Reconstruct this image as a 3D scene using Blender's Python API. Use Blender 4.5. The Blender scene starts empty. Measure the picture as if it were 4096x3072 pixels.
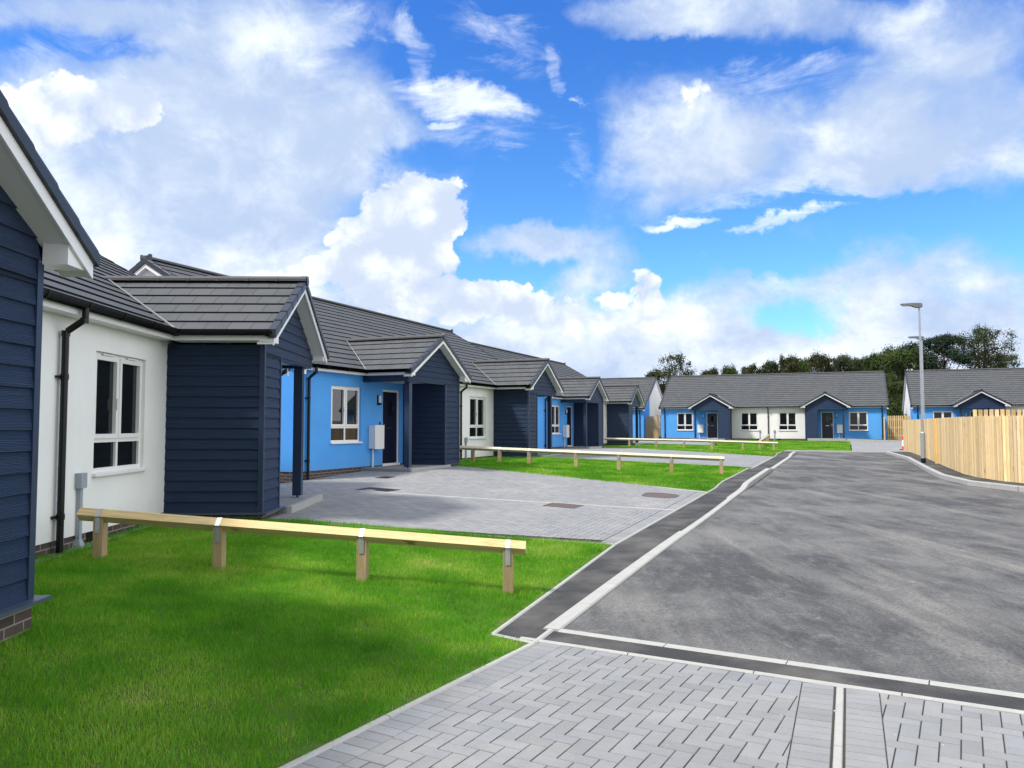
import bpy, math, random
import numpy as np
from mathutils import Vector, noise as mnoise

S = bpy.context.scene
COL = S.collection
R = math.radians
CZ = 1.70                                   # camera height over the paving it stands on

# ------------------------------------------------------------------ camera
cam_d = bpy.data.cameras.new("camera"); cam = bpy.data.objects.new("camera", cam_d); COL.objects.link(cam)
cam_d.sensor_width = 36; cam_d.lens = 3200 / 4096 * 36
cam_d.clip_start = 0.05; cam_d.clip_end = 3000
cam.location = (0, 0, CZ); cam.rotation_euler = (R(90) + math.atan(168 / 3200), 0, 0)
S.camera = cam

# ------------------------------------------------------------------ view
S.view_settings.view_transform = 'Standard'; S.view_settings.look = 'None'
S.view_settings.exposure = 0.62; S.view_settings.gamma = 1
S.cycles.max_bounces = 6; S.cycles.diffuse_bounces = 3

# ------------------------------------------------------------------ sun
SUN = Vector((-1.0, -0.48, 1.42)).normalized()          # direction towards the sun
sd = bpy.data.lights.new("sun", 'SUN'); sd.energy = 3.1; sd.angle = R(8); sd.color = (1, .955, .88)
so = bpy.data.objects.new("sun", sd); COL.objects.link(so)
so.rotation_euler = SUN.to_track_quat('Z', 'Y').to_euler()

# ------------------------------------------------------------------ world: sky with clouds
W = bpy.data.worlds.new("World"); S.world = W; W.use_nodes = True
wt = W.node_tree; wt.nodes.clear(); N = wt.nodes; L = wt.links
def wn(t, **k):
    n = N.new(t)
    for a, b in k.items(): setattr(n, a, b)
    return n
def M(op, a, b=None, c=None, clamp=False):
    n = wn('ShaderNodeMath', operation=op, use_clamp=clamp)
    for i, v in enumerate((a, b, c)):
        if v is None: continue
        if isinstance(v, (int, float)): n.inputs[i].default_value = v
        else: L.new(v, n.inputs[i])
    return n.outputs[0]
def smooth(x, lo, hi):
    n = wn('ShaderNodeMapRange', interpolation_type='SMOOTHSTEP')
    L.new(x, n.inputs[0]); n.inputs[1].default_value = lo; n.inputs[2].default_value = hi
    return n.outputs[0]
def mixc(f, a, b):
    n = wn('ShaderNodeMix', data_type='RGBA')
    for k, v in ((0, f), (6, a), (7, b)):
        if isinstance(v, tuple): n.inputs[k].default_value = (*v, 1) if len(v) == 3 else v
        elif isinstance(v, (int, float)): n.inputs[k].default_value = v
        else: L.new(v, n.inputs[k])
    return n.outputs[2]
tc = wn('ShaderNodeTexCoord'); sep = wn('ShaderNodeSeparateXYZ'); L.new(tc.outputs['Generated'], sep.inputs[0])
dx, dy, dz = sep.outputs
def noise_w(scale, detail=6, rough=.55, off=(0, 0, 0), sc=(1, 1, 1), dist=0, col=False):
    mp = wn('ShaderNodeMapping'); L.new(tc.outputs['Generated'], mp.inputs[0])
    mp.inputs['Location'].default_value = off; mp.inputs['Scale'].default_value = sc
    n = wn('ShaderNodeTexNoise'); L.new(mp.outputs[0], n.inputs['Vector'])
    n.inputs['Scale'].default_value = scale; n.inputs['Detail'].default_value = detail
    n.inputs['Roughness'].default_value = rough; n.inputs['Distortion'].default_value = dist
    return n.outputs['Color' if col else 'Fac']
# tangent coordinates of the direction (north = the street's end); valid for the northern half of the dome
ys = M('MAXIMUM', M('ABSOLUTE', dy), .05)
wcol = noise_w(5.5, 7, .62, (3, 1, 0), col=True)
wsep = wn('ShaderNodeSeparateColor'); L.new(wcol, wsep.inputs[0])
wfine = noise_w(17, 5, .6, (7, 2, 5), col=True)
fsep = wn('ShaderNodeSeparateColor'); L.new(wfine, fsep.inputs[0])
def warp(base, a, b, k1, k2):
    return M('ADD', base, M('ADD', M('MULTIPLY', M('SUBTRACT', a, .5), k1), M('MULTIPLY', M('SUBTRACT', b, .5), k2)))
uu = warp(M('DIVIDE', dx, ys), wsep.outputs[0], fsep.outputs[0], .13, .07)
vv = warp(M('DIVIDE', dz, ys), wsep.outputs[1], fsep.outputs[1], .09, .06)
TAU = math.atan(168 / 3200)
def tangent(px, py):                        # display pixel (2212 wide) -> tangent coordinates of a world direction
    k = 4096 / 2212; a = (px * k - 2048) / 3200; b = (1536 - py * k) / 3200
    y = math.cos(TAU) - b * math.sin(TAU); z = b * math.cos(TAU) + math.sin(TAU)
    return a / y, z / y
def blob(px, py, w, h, amp, rot=0, p4=True):
    u0, v0 = tangent(px, py); k = 4096 / 2212 / 3200; w *= k; h *= k; c, s = math.cos(R(rot)), math.sin(R(rot))
    a = M('SUBTRACT', uu, u0); b = M('SUBTRACT', vv, v0)
    p = M('ADD', M('MULTIPLY', a, c / w), M('MULTIPLY', b, s / w))
    q = M('ADD', M('MULTIPLY', a, -s / h), M('MULTIPLY', b, c / h))
    r2 = M('ADD', M('MULTIPLY', p, p), M('MULTIPLY', q, q))
    if p4: r2 = M('MULTIPLY', r2, r2)
    return M('MULTIPLY', M('EXPONENT', M('MULTIPLY', r2, -1)), amp)
def total(bl, base, p4=True):
    acc = base
    for b in bl: acc = M('ADD', acc, blob(*b, **({'p4': p4})))
    return acc
# soft grey masses, crisp white heaps, thin wisps (display pixels of the photograph -> directions of the sky)
SOFT = [(90, 25, 230, 48, .55), (300, 330, 560, 270, .8), (560, 230, 290, 260, .4), (820, 300, 120, 130, .25), (300, 600, 480, 190, .8), (700, 760, 900, 130, .8), (1700, 800, 900, 85, .85), (500, 30, 380, 80, .45),
        (1450, 320, 210, 150, .75), (1760, 330, 260, 120, .6), (2040, 250, 260, 170, .8), (1640, 30, 400, 72, .7), (2100, 60, 200, 90, .5),
        (1160, 525, 150, 42, .75), (1290, 590, 90, 45, .5), (1180, 640, 120, 50, .4), (1700, 610, 140, 48, .5), (2040, 620, 240, 105, .75), (1960, 720, 330, 70, .6), (1480, 740, 260, 70, .6), (1560, 660, 110, 50, .45), (2150, 465, 70, 40, .1),
        (1050, 60, 200, 120, -.45), (1170, 330, 170, 130, -.5), (1120, 440, 100, 40, -.4), (1600, 545, 200, 35, -.5), (1940, 450, 300, 34, -.6), (1700, 690, 80, 45, -.45), (1450, 105, 120, 26, -.4), (190, 105, 190, 26, -.45), (880, 345, 70, 45, -.5), (1180, 600, 60, 40, -.3), (1100, 120, 60, 60, -.2)]
CRISP = [(620, 580, 110, 60, .6), (1060, 650, 90, 50, .5), (720, 500, 50, 60, .4), (860, 480, 120, 110, .9), (960, 450, 60, 70, .5), (900, 620, 170, 110, .8), (760, 600, 100, 90, .4), (1180, 680, 150, 70, .75), (1380, 640, 60, 60, .75), (1400, 720, 110, 40, .5),
         (130, 260, 200, 110, .8), (290, 230, 70, 60, .5), (1480, 200, 100, 50, .38), (1370, 330, 80, 90, .35), (1790, 290, 70, 30, .35), (2010, 30, 90, 40, .3, 20), (1740, 720, 60, 40, .5), (30, 110, 60, 30, .4)]
WISP = [(700, 60, 160, 60, .5, 10), (1080, 90, 160, 70, .35, -30), (160, 100, 200, 50, .45, 5), (1250, 330, 60, 60, .3, -40), (1000, 300, 120, 40, .3, -10), (2050, 130, 150, 60, .3), (1560, 430, 180, 30, .35), (1850, 400, 200, 30, .4, 6), (990, 215, 170, 45, .8, -14), (890, 90, 40, 100, .45, 20), (1200, 160, 20, 70, .3, -10), (1270, 228, 60, 12, .5), (1460, 480, 110, 16, .75), (1720, 480, 140, 14, .7, 9), (940, 265, 30, 14, .5), (1290, 260, 90, 10, .35, -30), (1950, 510, 80, 10, .35), (1620, 250, 160, 80, .3), (1700, 160, 260, 40, .3, 6)]
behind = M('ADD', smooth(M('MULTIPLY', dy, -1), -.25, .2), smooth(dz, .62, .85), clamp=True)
n1 = noise_w(4.2, 6, .60, (0, 0, 3), (1, 1, 1.5)); n2 = noise_w(13, 6, .62, (5, 0, 0), (1, 1, 1.35), .3)
nz = M('ADD', M('MULTIPLY', M('SUBTRACT', n1, .5), .9), M('MULTIPLY', M('SUBTRACT', n2, .5), .75))
cs = total(SOFT, M('ADD', nz, M('MULTIPLY', M('MAXIMUM', behind, smooth(dx, .58, .8)), 1.0)))  # unseen dome overhead, behind and to the east filled with added cloud
ms_ = smooth(cs, .0, .95)
billow = noise_w(15, 6, .60, (1, 4, 2), (1, 1, 1.2), .4)
vo = wn('ShaderNodeTexVoronoi', feature='F1'); mpv = wn('ShaderNodeMapping'); L.new(tc.outputs['Generated'], mpv.inputs[0]); mpv.inputs['Scale'].default_value = (1, 1, 1.15)
vadd = wn('ShaderNodeMix', data_type='VECTOR'); vadd.inputs[0].default_value = .06; L.new(mpv.outputs[0], vadd.inputs[4]); L.new(wfine, vadd.inputs[5])
L.new(vadd.outputs[1], vo.inputs['Vector']); vo.inputs['Scale'].default_value = 26
puff = M('SUBTRACT', .55, vo.outputs['Distance'])
ck = total(CRISP, M('ADD', M('MULTIPLY', M('SUBTRACT', billow, .5), 1.1), M('MULTIPLY', puff, .45)))
mk_ = smooth(ck, .48, .66)
streak = noise_w(7, 6, .66, (2, 2, 1), (1, 1, 3.2), 1.2)
cw = M('ADD', total(WISP, M('MULTIPLY', M('SUBTRACT', streak, .5), 1.7)), -.05)
mw = M('MULTIPLY', smooth(cw, .12, 1.05), .95)
# shading: thin parts and puffs towards the sun (upper left) are white, thick bases lavender grey
LIT = [(560, 70, 130, 50, .55), (180, 480, 160, 130, .55), (520, 620, 260, 70, .7), (1790, 290, 60, 40, .55), (2190, 350, 60, 40, .6), (1440, 240, 90, 80, .45), (1330, 380, 60, 60, .3), (1200, 700, 300, 80, .45), (1750, 790, 500, 50, .45), (2000, 30, 160, 40, .5, 15), (1740, 600, 60, 25, .5),
       (1800, 720, 100, 60, .5), (1500, 700, 70, 40, .5), (80, 200, 200, 60, .4), (2080, 590, 80, 40, .25)]
gsh = smooth(total(LIT, M('ADD', M('MULTIPLY', M('SUBTRACT', n2, .5), 1.6), M('ADD', M('MULTIPLY', M('SUBTRACT', billow, .5), .8), M('MULTIPLY', M('SUBTRACT', n1, .5), 1.0))), p4=False), -.18, 1.0)
gcol = mixc(gsh, (.48, .60, .82), (.97, 1.03, 1.10))
ksh = smooth(M('ADD', M('MULTIPLY', M('SUBTRACT', billow, .5), 2.6), M('ADD', M('MULTIPLY', puff, 1.2), M('MULTIPLY', M('SUBTRACT', 1.2, ck), .55))), -.15, .95)
kcol = mixc(ksh, (.60, .69, .86), (1.08, 1.12, 1.12))
sky = wn('ShaderNodeTexSky', sky_type='NISHITA', sun_disc=False)
sky.sun_elevation = math.asin(SUN.z); sky.sun_rotation = math.atan2(SUN.x, SUN.y)
sky.air_density = 1.0; sky.dust_density = .4; sky.ozone_density = 2.2
el = smooth(dz, 0.02, .52)
tint = mixc(el, (.56, .96, 1.16), (.27, .66, 1.26))
skc = wn('ShaderNodeVectorMath', operation='MULTIPLY'); L.new(sky.outputs[0], skc.inputs[0]); L.new(tint, skc.inputs[1])
bg1 = wn('ShaderNodeBackground'); L.new(skc.outputs[0], bg1.inputs[0]); bg1.inputs[1].default_value = .12
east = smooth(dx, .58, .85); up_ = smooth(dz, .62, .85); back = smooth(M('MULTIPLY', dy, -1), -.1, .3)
gain = M('ADD', M('MULTIPLY', east, .75), M('ADD', M('MULTIPLY', up_, .35), M('ADD', M('MULTIPLY', back, -.12), .74)))  # unseen clouds brightened east and overhead, dimmed behind, to light the facades
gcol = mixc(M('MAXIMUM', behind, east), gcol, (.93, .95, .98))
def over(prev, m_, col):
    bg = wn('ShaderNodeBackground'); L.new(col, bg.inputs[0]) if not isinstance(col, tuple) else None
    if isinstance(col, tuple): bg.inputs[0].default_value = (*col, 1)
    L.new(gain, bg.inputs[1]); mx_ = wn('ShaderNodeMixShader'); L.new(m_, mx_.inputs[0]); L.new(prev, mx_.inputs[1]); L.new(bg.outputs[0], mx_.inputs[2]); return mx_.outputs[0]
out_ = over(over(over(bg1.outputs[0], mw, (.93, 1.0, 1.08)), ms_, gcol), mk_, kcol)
wo = wn('ShaderNodeOutputWorld'); L.new(out_, wo.inputs[0])
W.cycles.sampling_method = 'MANUAL'; W.cycles.sample_map_resolution = 512

# ------------------------------------------------------------------ materials
class Mat:
    def __init__(s, name, rough=.7, spec=.4, metal=0):
        s.m = bpy.data.materials.new(name); s.m.use_nodes = True; s.t = s.m.node_tree
        s.b = s.t.nodes['Principled BSDF']; s.b.inputs['Roughness'].default_value = rough
        s.b.inputs['Specular IOR Level'].default_value = spec; s.b.inputs['Metallic'].default_value = metal
        s.tc = s.t.nodes.new('ShaderNodeTexCoord')
    def n(s, t, **k):
        n = s.t.nodes.new(t)
        for a, b in k.items(): setattr(n, a, b)
        return n
    def set(s, node, i, v):
        if v is None: return
        if isinstance(v, bpy.types.NodeSocket): s.t.links.new(v, node.inputs[i])
        else:
            if isinstance(v, tuple) and len(v) == 3 and node.inputs[i].type == 'RGBA': v = (*v, 1)
            node.inputs[i].default_value = v
    def vec(s, src='Object', sc=(1, 1, 1), loc=(0, 0, 0), rot=(0, 0, 0)):
        mp = s.n('ShaderNodeMapping'); s.t.links.new(s.tc.outputs[src], mp.inputs[0])
        mp.inputs['Scale'].default_value = sc; mp.inputs['Location'].default_value = loc; mp.inputs['Rotation'].default_value = rot
        return mp.outputs[0]
    def noise(s, scale, detail=4, rough=.55, v=None, dist=0):
        n = s.n('ShaderNodeTexNoise'); s.set(n, 'Vector', v or s.vec()); s.set(n, 'Scale', float(scale)); s.set(n, 'Detail', float(detail))
        s.set(n, 'Roughness', rough); s.set(n, 'Distortion', float(dist)); return n.outputs['Fac']
    def ramp(s, f, stops):
        n = s.n('ShaderNodeValToRGB'); s.set(n, 0, f); cr = n.color_ramp
        while len(cr.elements) < len(stops): cr.elements.new(.5)
        for e, (p, c) in zip(cr.elements, stops): e.position = p; e.color = (*c, 1) if isinstance(c, tuple) else (c, c, c, 1)
        return n.outputs[0]
    def mix(s, f, a, b, mode='MIX'):
        n = s.n('ShaderNodeMix', data_type='RGBA', blend_type=mode); s.set(n, 0, f); s.set(n, 6, a); s.set(n, 7, b); return n.outputs[2]
    def math(s, op, a, b=None, clamp=False):
        n = s.n('ShaderNodeMath', operation=op, use_clamp=clamp); s.set(n, 0, a); s.set(n, 1, b); return n.outputs[0]
    def attr(s, name): n = s.n('ShaderNodeAttribute', attribute_name=name); return n.outputs['Fac'], n.outputs['Color']
    def color(s, v): s.set(s.b, 'Base Color', v); return s
    def rough(s, v): s.set(s.b, 'Roughness', v); return s
    def bump(s, h, strength=.3, dist=.01, prev=None):
        n = s.n('ShaderNodeBump'); s.set(n, 'Height', h); n.inputs['Strength'].default_value = strength; n.inputs['Distance'].default_value = dist
        if prev: s.set(n, 'Normal', prev)
        s.t.links.new(n.outputs[0], s.b.inputs['Normal']); return n.outputs[0]
MT = {}
def mk(name, *a, **k):
    m = Mat(name, *a, **k); MT[name] = m.m; return m
def V3(r, g, b): return (r, g, b)

m = mk('white_render', .92, .15)
n_ = m.noise(1.3, 5); c_ = m.ramp(n_, [(.3, (.77, .775, .775)), (.7, (.83, .83, .825))]); zz = m.n('ShaderNodeSeparateXYZ'); m.set(zz, 0, m.vec())
low = m.ramp(m.math('ADD', zz.outputs[2], m.math('MULTIPLY', m.noise(9, 5, .7), .5)), [(.22, 1.0), (.52, 0.0)]); st = m.ramp(m.noise(1, 4, .6, m.vec('Object', (7, 7, .5))), [(.56, 0.0), (.75, .35)])
m.color(m.mix(m.math('MULTIPLY', m.math('ADD', low, st), .22), c_, (.50, .47, .40))); m.bump(m.noise(160, 3), .35, .004)
m = mk('blue_render', .9, .18)
n_ = m.noise(1.1, 5); c_ = m.ramp(n_, [(.3, (.080, .325, .76)), (.7, (.098, .365, .82))]); zz = m.n('ShaderNodeSeparateXYZ'); m.set(zz, 0, m.vec())
low = m.ramp(m.math('ADD', zz.outputs[2], m.math('MULTIPLY', m.noise(9, 5, .7), .5)), [(.22, 1.0), (.52, 0.0)]); st = m.ramp(m.noise(1, 4, .6, m.vec('Object', (7, 7, .5))), [(.56, 0.0), (.75, .4)])
m.color(m.mix(m.math('MULTIPLY', m.math('ADD', low, st), .20), c_, (.20, .33, .50))); m.bump(m.noise(160, 3), .35, .004)
m = mk('cladding', .52, .42)
g = m.noise(1.0, 6, .6, m.vec('UV', (3.2, 60, 1)), 1.6)
w_ = m.n('ShaderNodeTexWave', wave_type='BANDS', bands_direction='Y'); m.set(w_, 'Vector', m.vec('UV', (.55, 9, 1))); m.set(w_, 'Scale', 3.5); m.set(w_, 'Distortion', 7.0); m.set(w_, 'Detail', 2.0); m.set(w_, 'Detail Scale', .7)
gm = m.math('ADD', m.math('MULTIPLY', g, .4), m.math('MULTIPLY', w_.outputs['Fac'], .6))
m.color(m.mix(m.noise(.9, 3), (.013, .031, .082), (.021, .043, .102))); m.bump(gm, .9, .010)
m = mk('cladding_trim', .45, .4); m.color((.017, .033, .074)); m.bump(m.noise(30, 3), .05)
m = mk('roof_tile', .78, .25)
uvn = m.n('ShaderNodeUVMap'); sp = m.n('ShaderNodeSeparateXYZ'); m.set(sp, 0, uvn.outputs[0])
fu = m.math('FRACT', m.math('ADD', m.math('MULTIPLY', sp.outputs[0], 1 / .33), m.math('MULTIPLY', m.math('FLOOR', sp.outputs[1]), .5)))
jt = m.math('MULTIPLY', m.math('GREATER_THAN', fu, .028), m.math('LESS_THAN', fu, 2.0))
wh = m.n('ShaderNodeTexWhiteNoise', noise_dimensions='2D'); cb = m.n('ShaderNodeCombineXYZ')
m.set(cb, 0, m.math('FLOOR', m.math('ADD', m.math('MULTIPLY', sp.outputs[0], 1 / .33), m.math('MULTIPLY', m.math('FLOOR', sp.outputs[1]), .5)))); m.set(cb, 1, m.math('FLOOR', sp.outputs[1])); m.set(wh, 'Vector', cb.outputs[0])
tone = m.mix(wh.outputs[0], (.052, .057, .066), (.080, .086, .095)); tone = m.mix(m.noise(5, 5), tone, (.095, .100, .106))
m.color(m.mix(jt, (.022, .022, .024), tone)); m.bump(m.noise(120, 3), .2, .003)
m = mk('ridge_tile', .7, .3); m.color(m.mix(m.noise(7, 4), (.060, .060, .064), (.095, .095, .099))); m.bump(m.noise(90, 3), .15, .003)
m = mk('verge_cap', .4, .4); m.color(m.mix(m.noise(4, 3), (.022, .027, .038), (.030, .036, .050)))
m = mk('tile_edge_shade', .9, .1); m.color((.009, .009, .010)); m.bump(m.noise(40, 2), .2)  # near-black course edges: the shadow line under each tile row, painted in
m = mk('white_plastic', .33, .45); m.color(m.mix(m.noise(3, 3), (.76, .765, .77), (.81, .81, .81)))
m = mk('soffit_board', .5, .4); m.color(m.mix(m.noise(2, 3), (.66, .67, .66), (.74, .74, .73)))
m = mk('black_plastic', .38, .32); m.color(m.mix(m.noise(6, 3), (.005, .005, .007), (.009, .009, .011)))
m = mk('glass', .015, .5)
m.color(m.mix(m.noise(1.4, 3), (.002, .003, .004), (.012, .016, .017))); m.b.inputs['IOR'].default_value = 1.5
m = mk('navy_door', .32, .5); m.color(m.mix(m.noise(3, 3), (.006, .010, .028), (.009, .014, .036))); m.bump(m.noise(1, 3, .5, m.vec('Object', (60, 60, 3))), .12, .002)
m = mk('chrome', .2, .5, 1); m.color((.6, .6, .6)); m.rough(m.ramp(m.noise(20, 2), [(.3, .15), (.7, .3)]))
m = mk('valley_metal', .45, .5, .6); m.color(m.mix(m.noise(8, 3), (.45, .46, .47), (.62, .63, .64)))
m = mk('sill_flashing', .35, .5, .2); m.color(m.mix(m.noise(6, 3), (.05, .07, .11), (.085, .11, .16)))
m = mk('galvanised', .42, .5, .75); m.color(m.mix(m.noise(35, 3), (.42, .44, .46), (.62, .64, .65))); m.bump(m.noise(60, 2), .05)
m = mk('grey_duct', .45, .4); m.color(m.mix(m.noise(10, 3), (.27, .31, .36), (.35, .39, .44)))
def brickmat(name, c1, c2, mort):
    m = mk(name, .82, .25)
    b = m.n('ShaderNodeTexBrick'); m.set(b, 'Vector', m.vec('UV')); m.set(b, 'Scale', 1.0); m.set(b, 'Brick Width', .225); m.set(b, 'Row Height', .075); m.set(b, 'Mortar Size', .006)
    m.set(b, 'Mortar Smooth', .1); m.set(b, 'Color1', c1); m.set(b, 'Color2', c2); m.set(b, 'Mortar', mort); m.set(b, 'Bias', -.2)
    m.color(m.mix(m.noise(25, 4), b.outputs[0], m.mix(.4, b.outputs[0], (.16, .12, .1)))); m.bump(b.outputs['Fac'], -.5, .006)
brickmat('brick', (.035, .030, .034), (.075, .055, .052), (.30, .27, .22))
m = mk('concrete', .88, .25)
ja, jc = m.attr('tint'); base = m.mix(m.noise(5, 6, .65), (.34, .345, .337), (.48, .485, .47))
m.color(m.mix(m.noise(45, 4), base, m.mix(1, base, (.8, .79, .76), 'MULTIPLY'))); m.bump(m.noise(180, 3), .3, .003)
m = mk('asphalt', .9, .22)
big = m.noise(.45, 7, .62, m.vec('Object', (1, 1, 1), (0, 0, 0), (0, 0, R(-20)))); streak = m.noise(.8, 6, .6, m.vec('Object', (1.6, .5, 1), (0, 0, 0), (0, 0, R(-55))), 1.1)
dust = m.ramp(m.math('ADD', m.math('MULTIPLY', big, .55), m.math('MULTIPLY', streak, .45)), [(.43, 0.0), (.60, 1.0)])
agg = m.noise(230, 3, .8); fine = m.ramp(agg, [(.35, (.018, .019, .022)), (.62, (.115, .116, .122))])
c_ = m.mix(m.math('MULTIPLY', dust, .62), fine, (.235, .232, .225)); mott = m.noise(5, 7, .72, m.vec('Object', (1.5, .7, 1), (0, 0, 0), (0, 0, R(-60))), .8)
c_ = m.mix(m.ramp(mott, [(.50, 0.0), (.70, .42)]), c_, (.25, .248, .24))
trk = m.noise(.55, 4, .6, m.vec('Object', (2.2, .25, 1), (3, 0, 0), (0, 0, R(-22)))); c_ = m.mix(m.ramp(trk, [(.53, 0.0), (.68, .6)]), c_, (.28, .272, .25))
sc = m.noise(1, 4, .5, m.vec('Object', (1.2, 9, 1), (4, 1, 0), (0, 0, R(40))), .4)
c_ = m.mix(m.ramp(sc, [(.70, 0.0), (.76, .5)]), c_, (.36, .34, .30))
ns = m.noise(2.6, 2, .5, m.vec('Object', (1, 1, 1), (9, 3, 0)))
c_ = m.mix(m.ramp(ns, [(.735, 0.0), (.775, .55)]), c_, (.42, .39, .31))
mid = m.noise(38, 5, .75); c_ = m.mix(m.ramp(mid, [(.38, .55), (.55, 0.0)]), c_, (.035, .036, .040))
m.color(c_); m.bump(agg, .5, .006)
m = mk('footway_asphalt', .9, .22)
agg = m.noise(240, 3, .8); fine = m.ramp(agg, [(.35, (.016, .016, .018)), (.62, (.07, .07, .072))])
m.color(m.mix(m.ramp(m.noise(1.3, 6, .6), [(.42, 0.0), (.70, .7)]), fine, (.15, .145, .135))); m.bump(agg, .5, .006)
m = mk('paver', .86, .3)
_, tcol = m.attr('tint'); base = m.mix(m.noise(4, 6, .65), (.198, .202, .211), (.268, .273, .284))
base = m.mix(1, base, tcol, 'MULTIPLY'); sp1 = m.noise(55, 5, .7)
base = m.mix(m.ramp(sp1, [(.52, 0.0), (.74, .55)]), base, (.17, .172, .18)); base = m.mix(m.ramp(m.noise(.9, 5, .6), [(.5, 0.0), (.7, .30)]), base, (.40, .385, .35))
m.color(base); m.bump(m.noise(140, 4, .7), .55, .004)
m = mk('paver_joint', .95, .1); m.color(m.mix(m.noise(60, 4), (.03, .029, .027), (.09, .082, .07))); m.bump(m.noise(200, 2), .4)
m = mk('iron_cover', .6, .4, .3)
ck = m.n('ShaderNodeTexChecker'); m.set(ck, 'Vector', m.vec('Object', (1, 1, 1), (0, 0, 0), (0, 0, R(22)))); m.set(ck, 'Scale', 22.0)
m.color(m.mix(m.noise(9, 4), (.085, .058, .044), (.18, .135, .105))); m.bump(ck.outputs[1], .6, .01)
m = mk('dark_cover', .5, .4, .3); m.color(m.mix(m.noise(9, 4), (.012, .013, .016), (.03, .032, .036))); m.bump(m.noise(70, 2), .3)
m = mk('lawn_soil', .95, .1)
t1 = m.noise(90, 4, .7); base = m.mix(t1, (.05, .11, .016), (.10, .18, .03)); m.color(m.mix(m.ramp(m.noise(6, 5), [(.50, 0.0), (.75, .5)]), base, (.13, .10, .06))); m.bump(t1, .6, .02)
m = mk('earth', .95, .1); m.color(m.mix(m.noise(3, 6), (.05, .045, .03), (.10, .085, .06))); m.bump(m.noise(20, 4), .5, .03)
m = mk('grass_blade', .60, .25)
_, tcol = m.attr('tint'); pn = m.noise(.75, 5, .62); pc = m.ramp(pn, [(.30, (.055, .19, .010)), (.48, (.115, .32, .016)), (.61, (.25, .42, .05)), (.76, (.47, .48, .19))])
m.color(m.mix(1, pc, tcol, 'MULTIPLY')); m.b.inputs['Transmission Weight'].default_value = 0
ts = m.n('ShaderNodeBsdfTranslucent'); m.set(ts, 0, m.mix(1, pc, (1.2, 1.5, .5), 'MULTIPLY')); mx = m.n('ShaderNodeMixShader'); mx.inputs[0].default_value = .38
out = [n for n in m.t.nodes if n.type == 'OUTPUT_MATERIAL'][0]
m.t.links.new(m.b.outputs[0], mx.inputs[1]); m.t.links.new(ts.outputs[0], mx.inputs[2]); m.t.links.new(mx.outputs[0], out.inputs[0])
def woodmat(name, c1, c2, c3):
    m = mk(name, .72, .3); _, tcol = m.attr('tint')
    g = m.noise(1, 6, .6, m.vec('UV', (2.0, 38, 1)), 1.2); kn = m.noise(1, 2, .5, m.vec('UV', (2.5, 7, 1), (3, 1, 0)))
    c = m.ramp(g, [(.3, c1), (.6, c2)]); c = m.mix(m.ramp(kn, [(.68, 0.0), (.75, .8)]), c, c3)
    m.color(m.mix(1, c, tcol, 'MULTIPLY')); m.bump(g, .35, .003)
woodmat('rail_timber', (.46, .35, .17), (.66, .52, .27), (.22, .14, .06))
woodmat('post_timber', (.28, .205, .115), (.45, .345, .20), (.14, .09, .05)); woodmat('rail_weathered', (.46, .40, .30), (.62, .56, .45), (.26, .19, .12))
woodmat('fence_timber', (.56, .385, .18), (.80, .60, .33), (.26, .14, .05))
m = mk('steel_column', .38, .5, .55); m.color(m.mix(m.noise(8, 4), (.34, .37, .41), (.48, .51, .55)))
m = mk('lantern_grey', .4, .5, .3); m.color(m.mix(m.noise(8, 4), (.13, .145, .15), (.18, .19, .20)))
m = mk('red_plastic', .4, .5); m.color(m.mix(m.noise(5, 3), (.62, .03, .03), (.75, .05, .05)))
m = mk('bark', .9, .2); m.color(m.mix(m.noise(9, 5), (.05, .04, .03), (.11, .09, .07))); m.bump(m.noise(30, 4), .6)
def leafmat(name, a, b):
    m = mk(name, .6, .25); _, tcol = m.attr('tint')
    c = m.mix(1, m.mix(m.noise(.5, 4), a, b), tcol, 'MULTIPLY'); m.color(c)
    ts = m.n('ShaderNodeBsdfTranslucent'); m.set(ts, 0, c); mx = m.n('ShaderNodeMixShader'); mx.inputs[0].default_value = .3
    out = [n for n in m.t.nodes if n.type == 'OUTPUT_MATERIAL'][0]
    m.t.links.new(m.b.outputs[0], mx.inputs[1]); m.t.links.new(ts.outputs[0], mx.inputs[2]); m.t.links.new(mx.outputs[0], out.inputs[0])
leafmat('leaf_willow', (.040, .060, .028), (.085, .105, .050)); leafmat('leaf_bush', (.040, .075, .018), (.085, .12, .03)); leafmat('leaf_hedge', (.045, .055, .020), (.08, .085, .03))
leafmat('leaf_pine', (.022, .045, .030), (.045, .075, .045))

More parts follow.
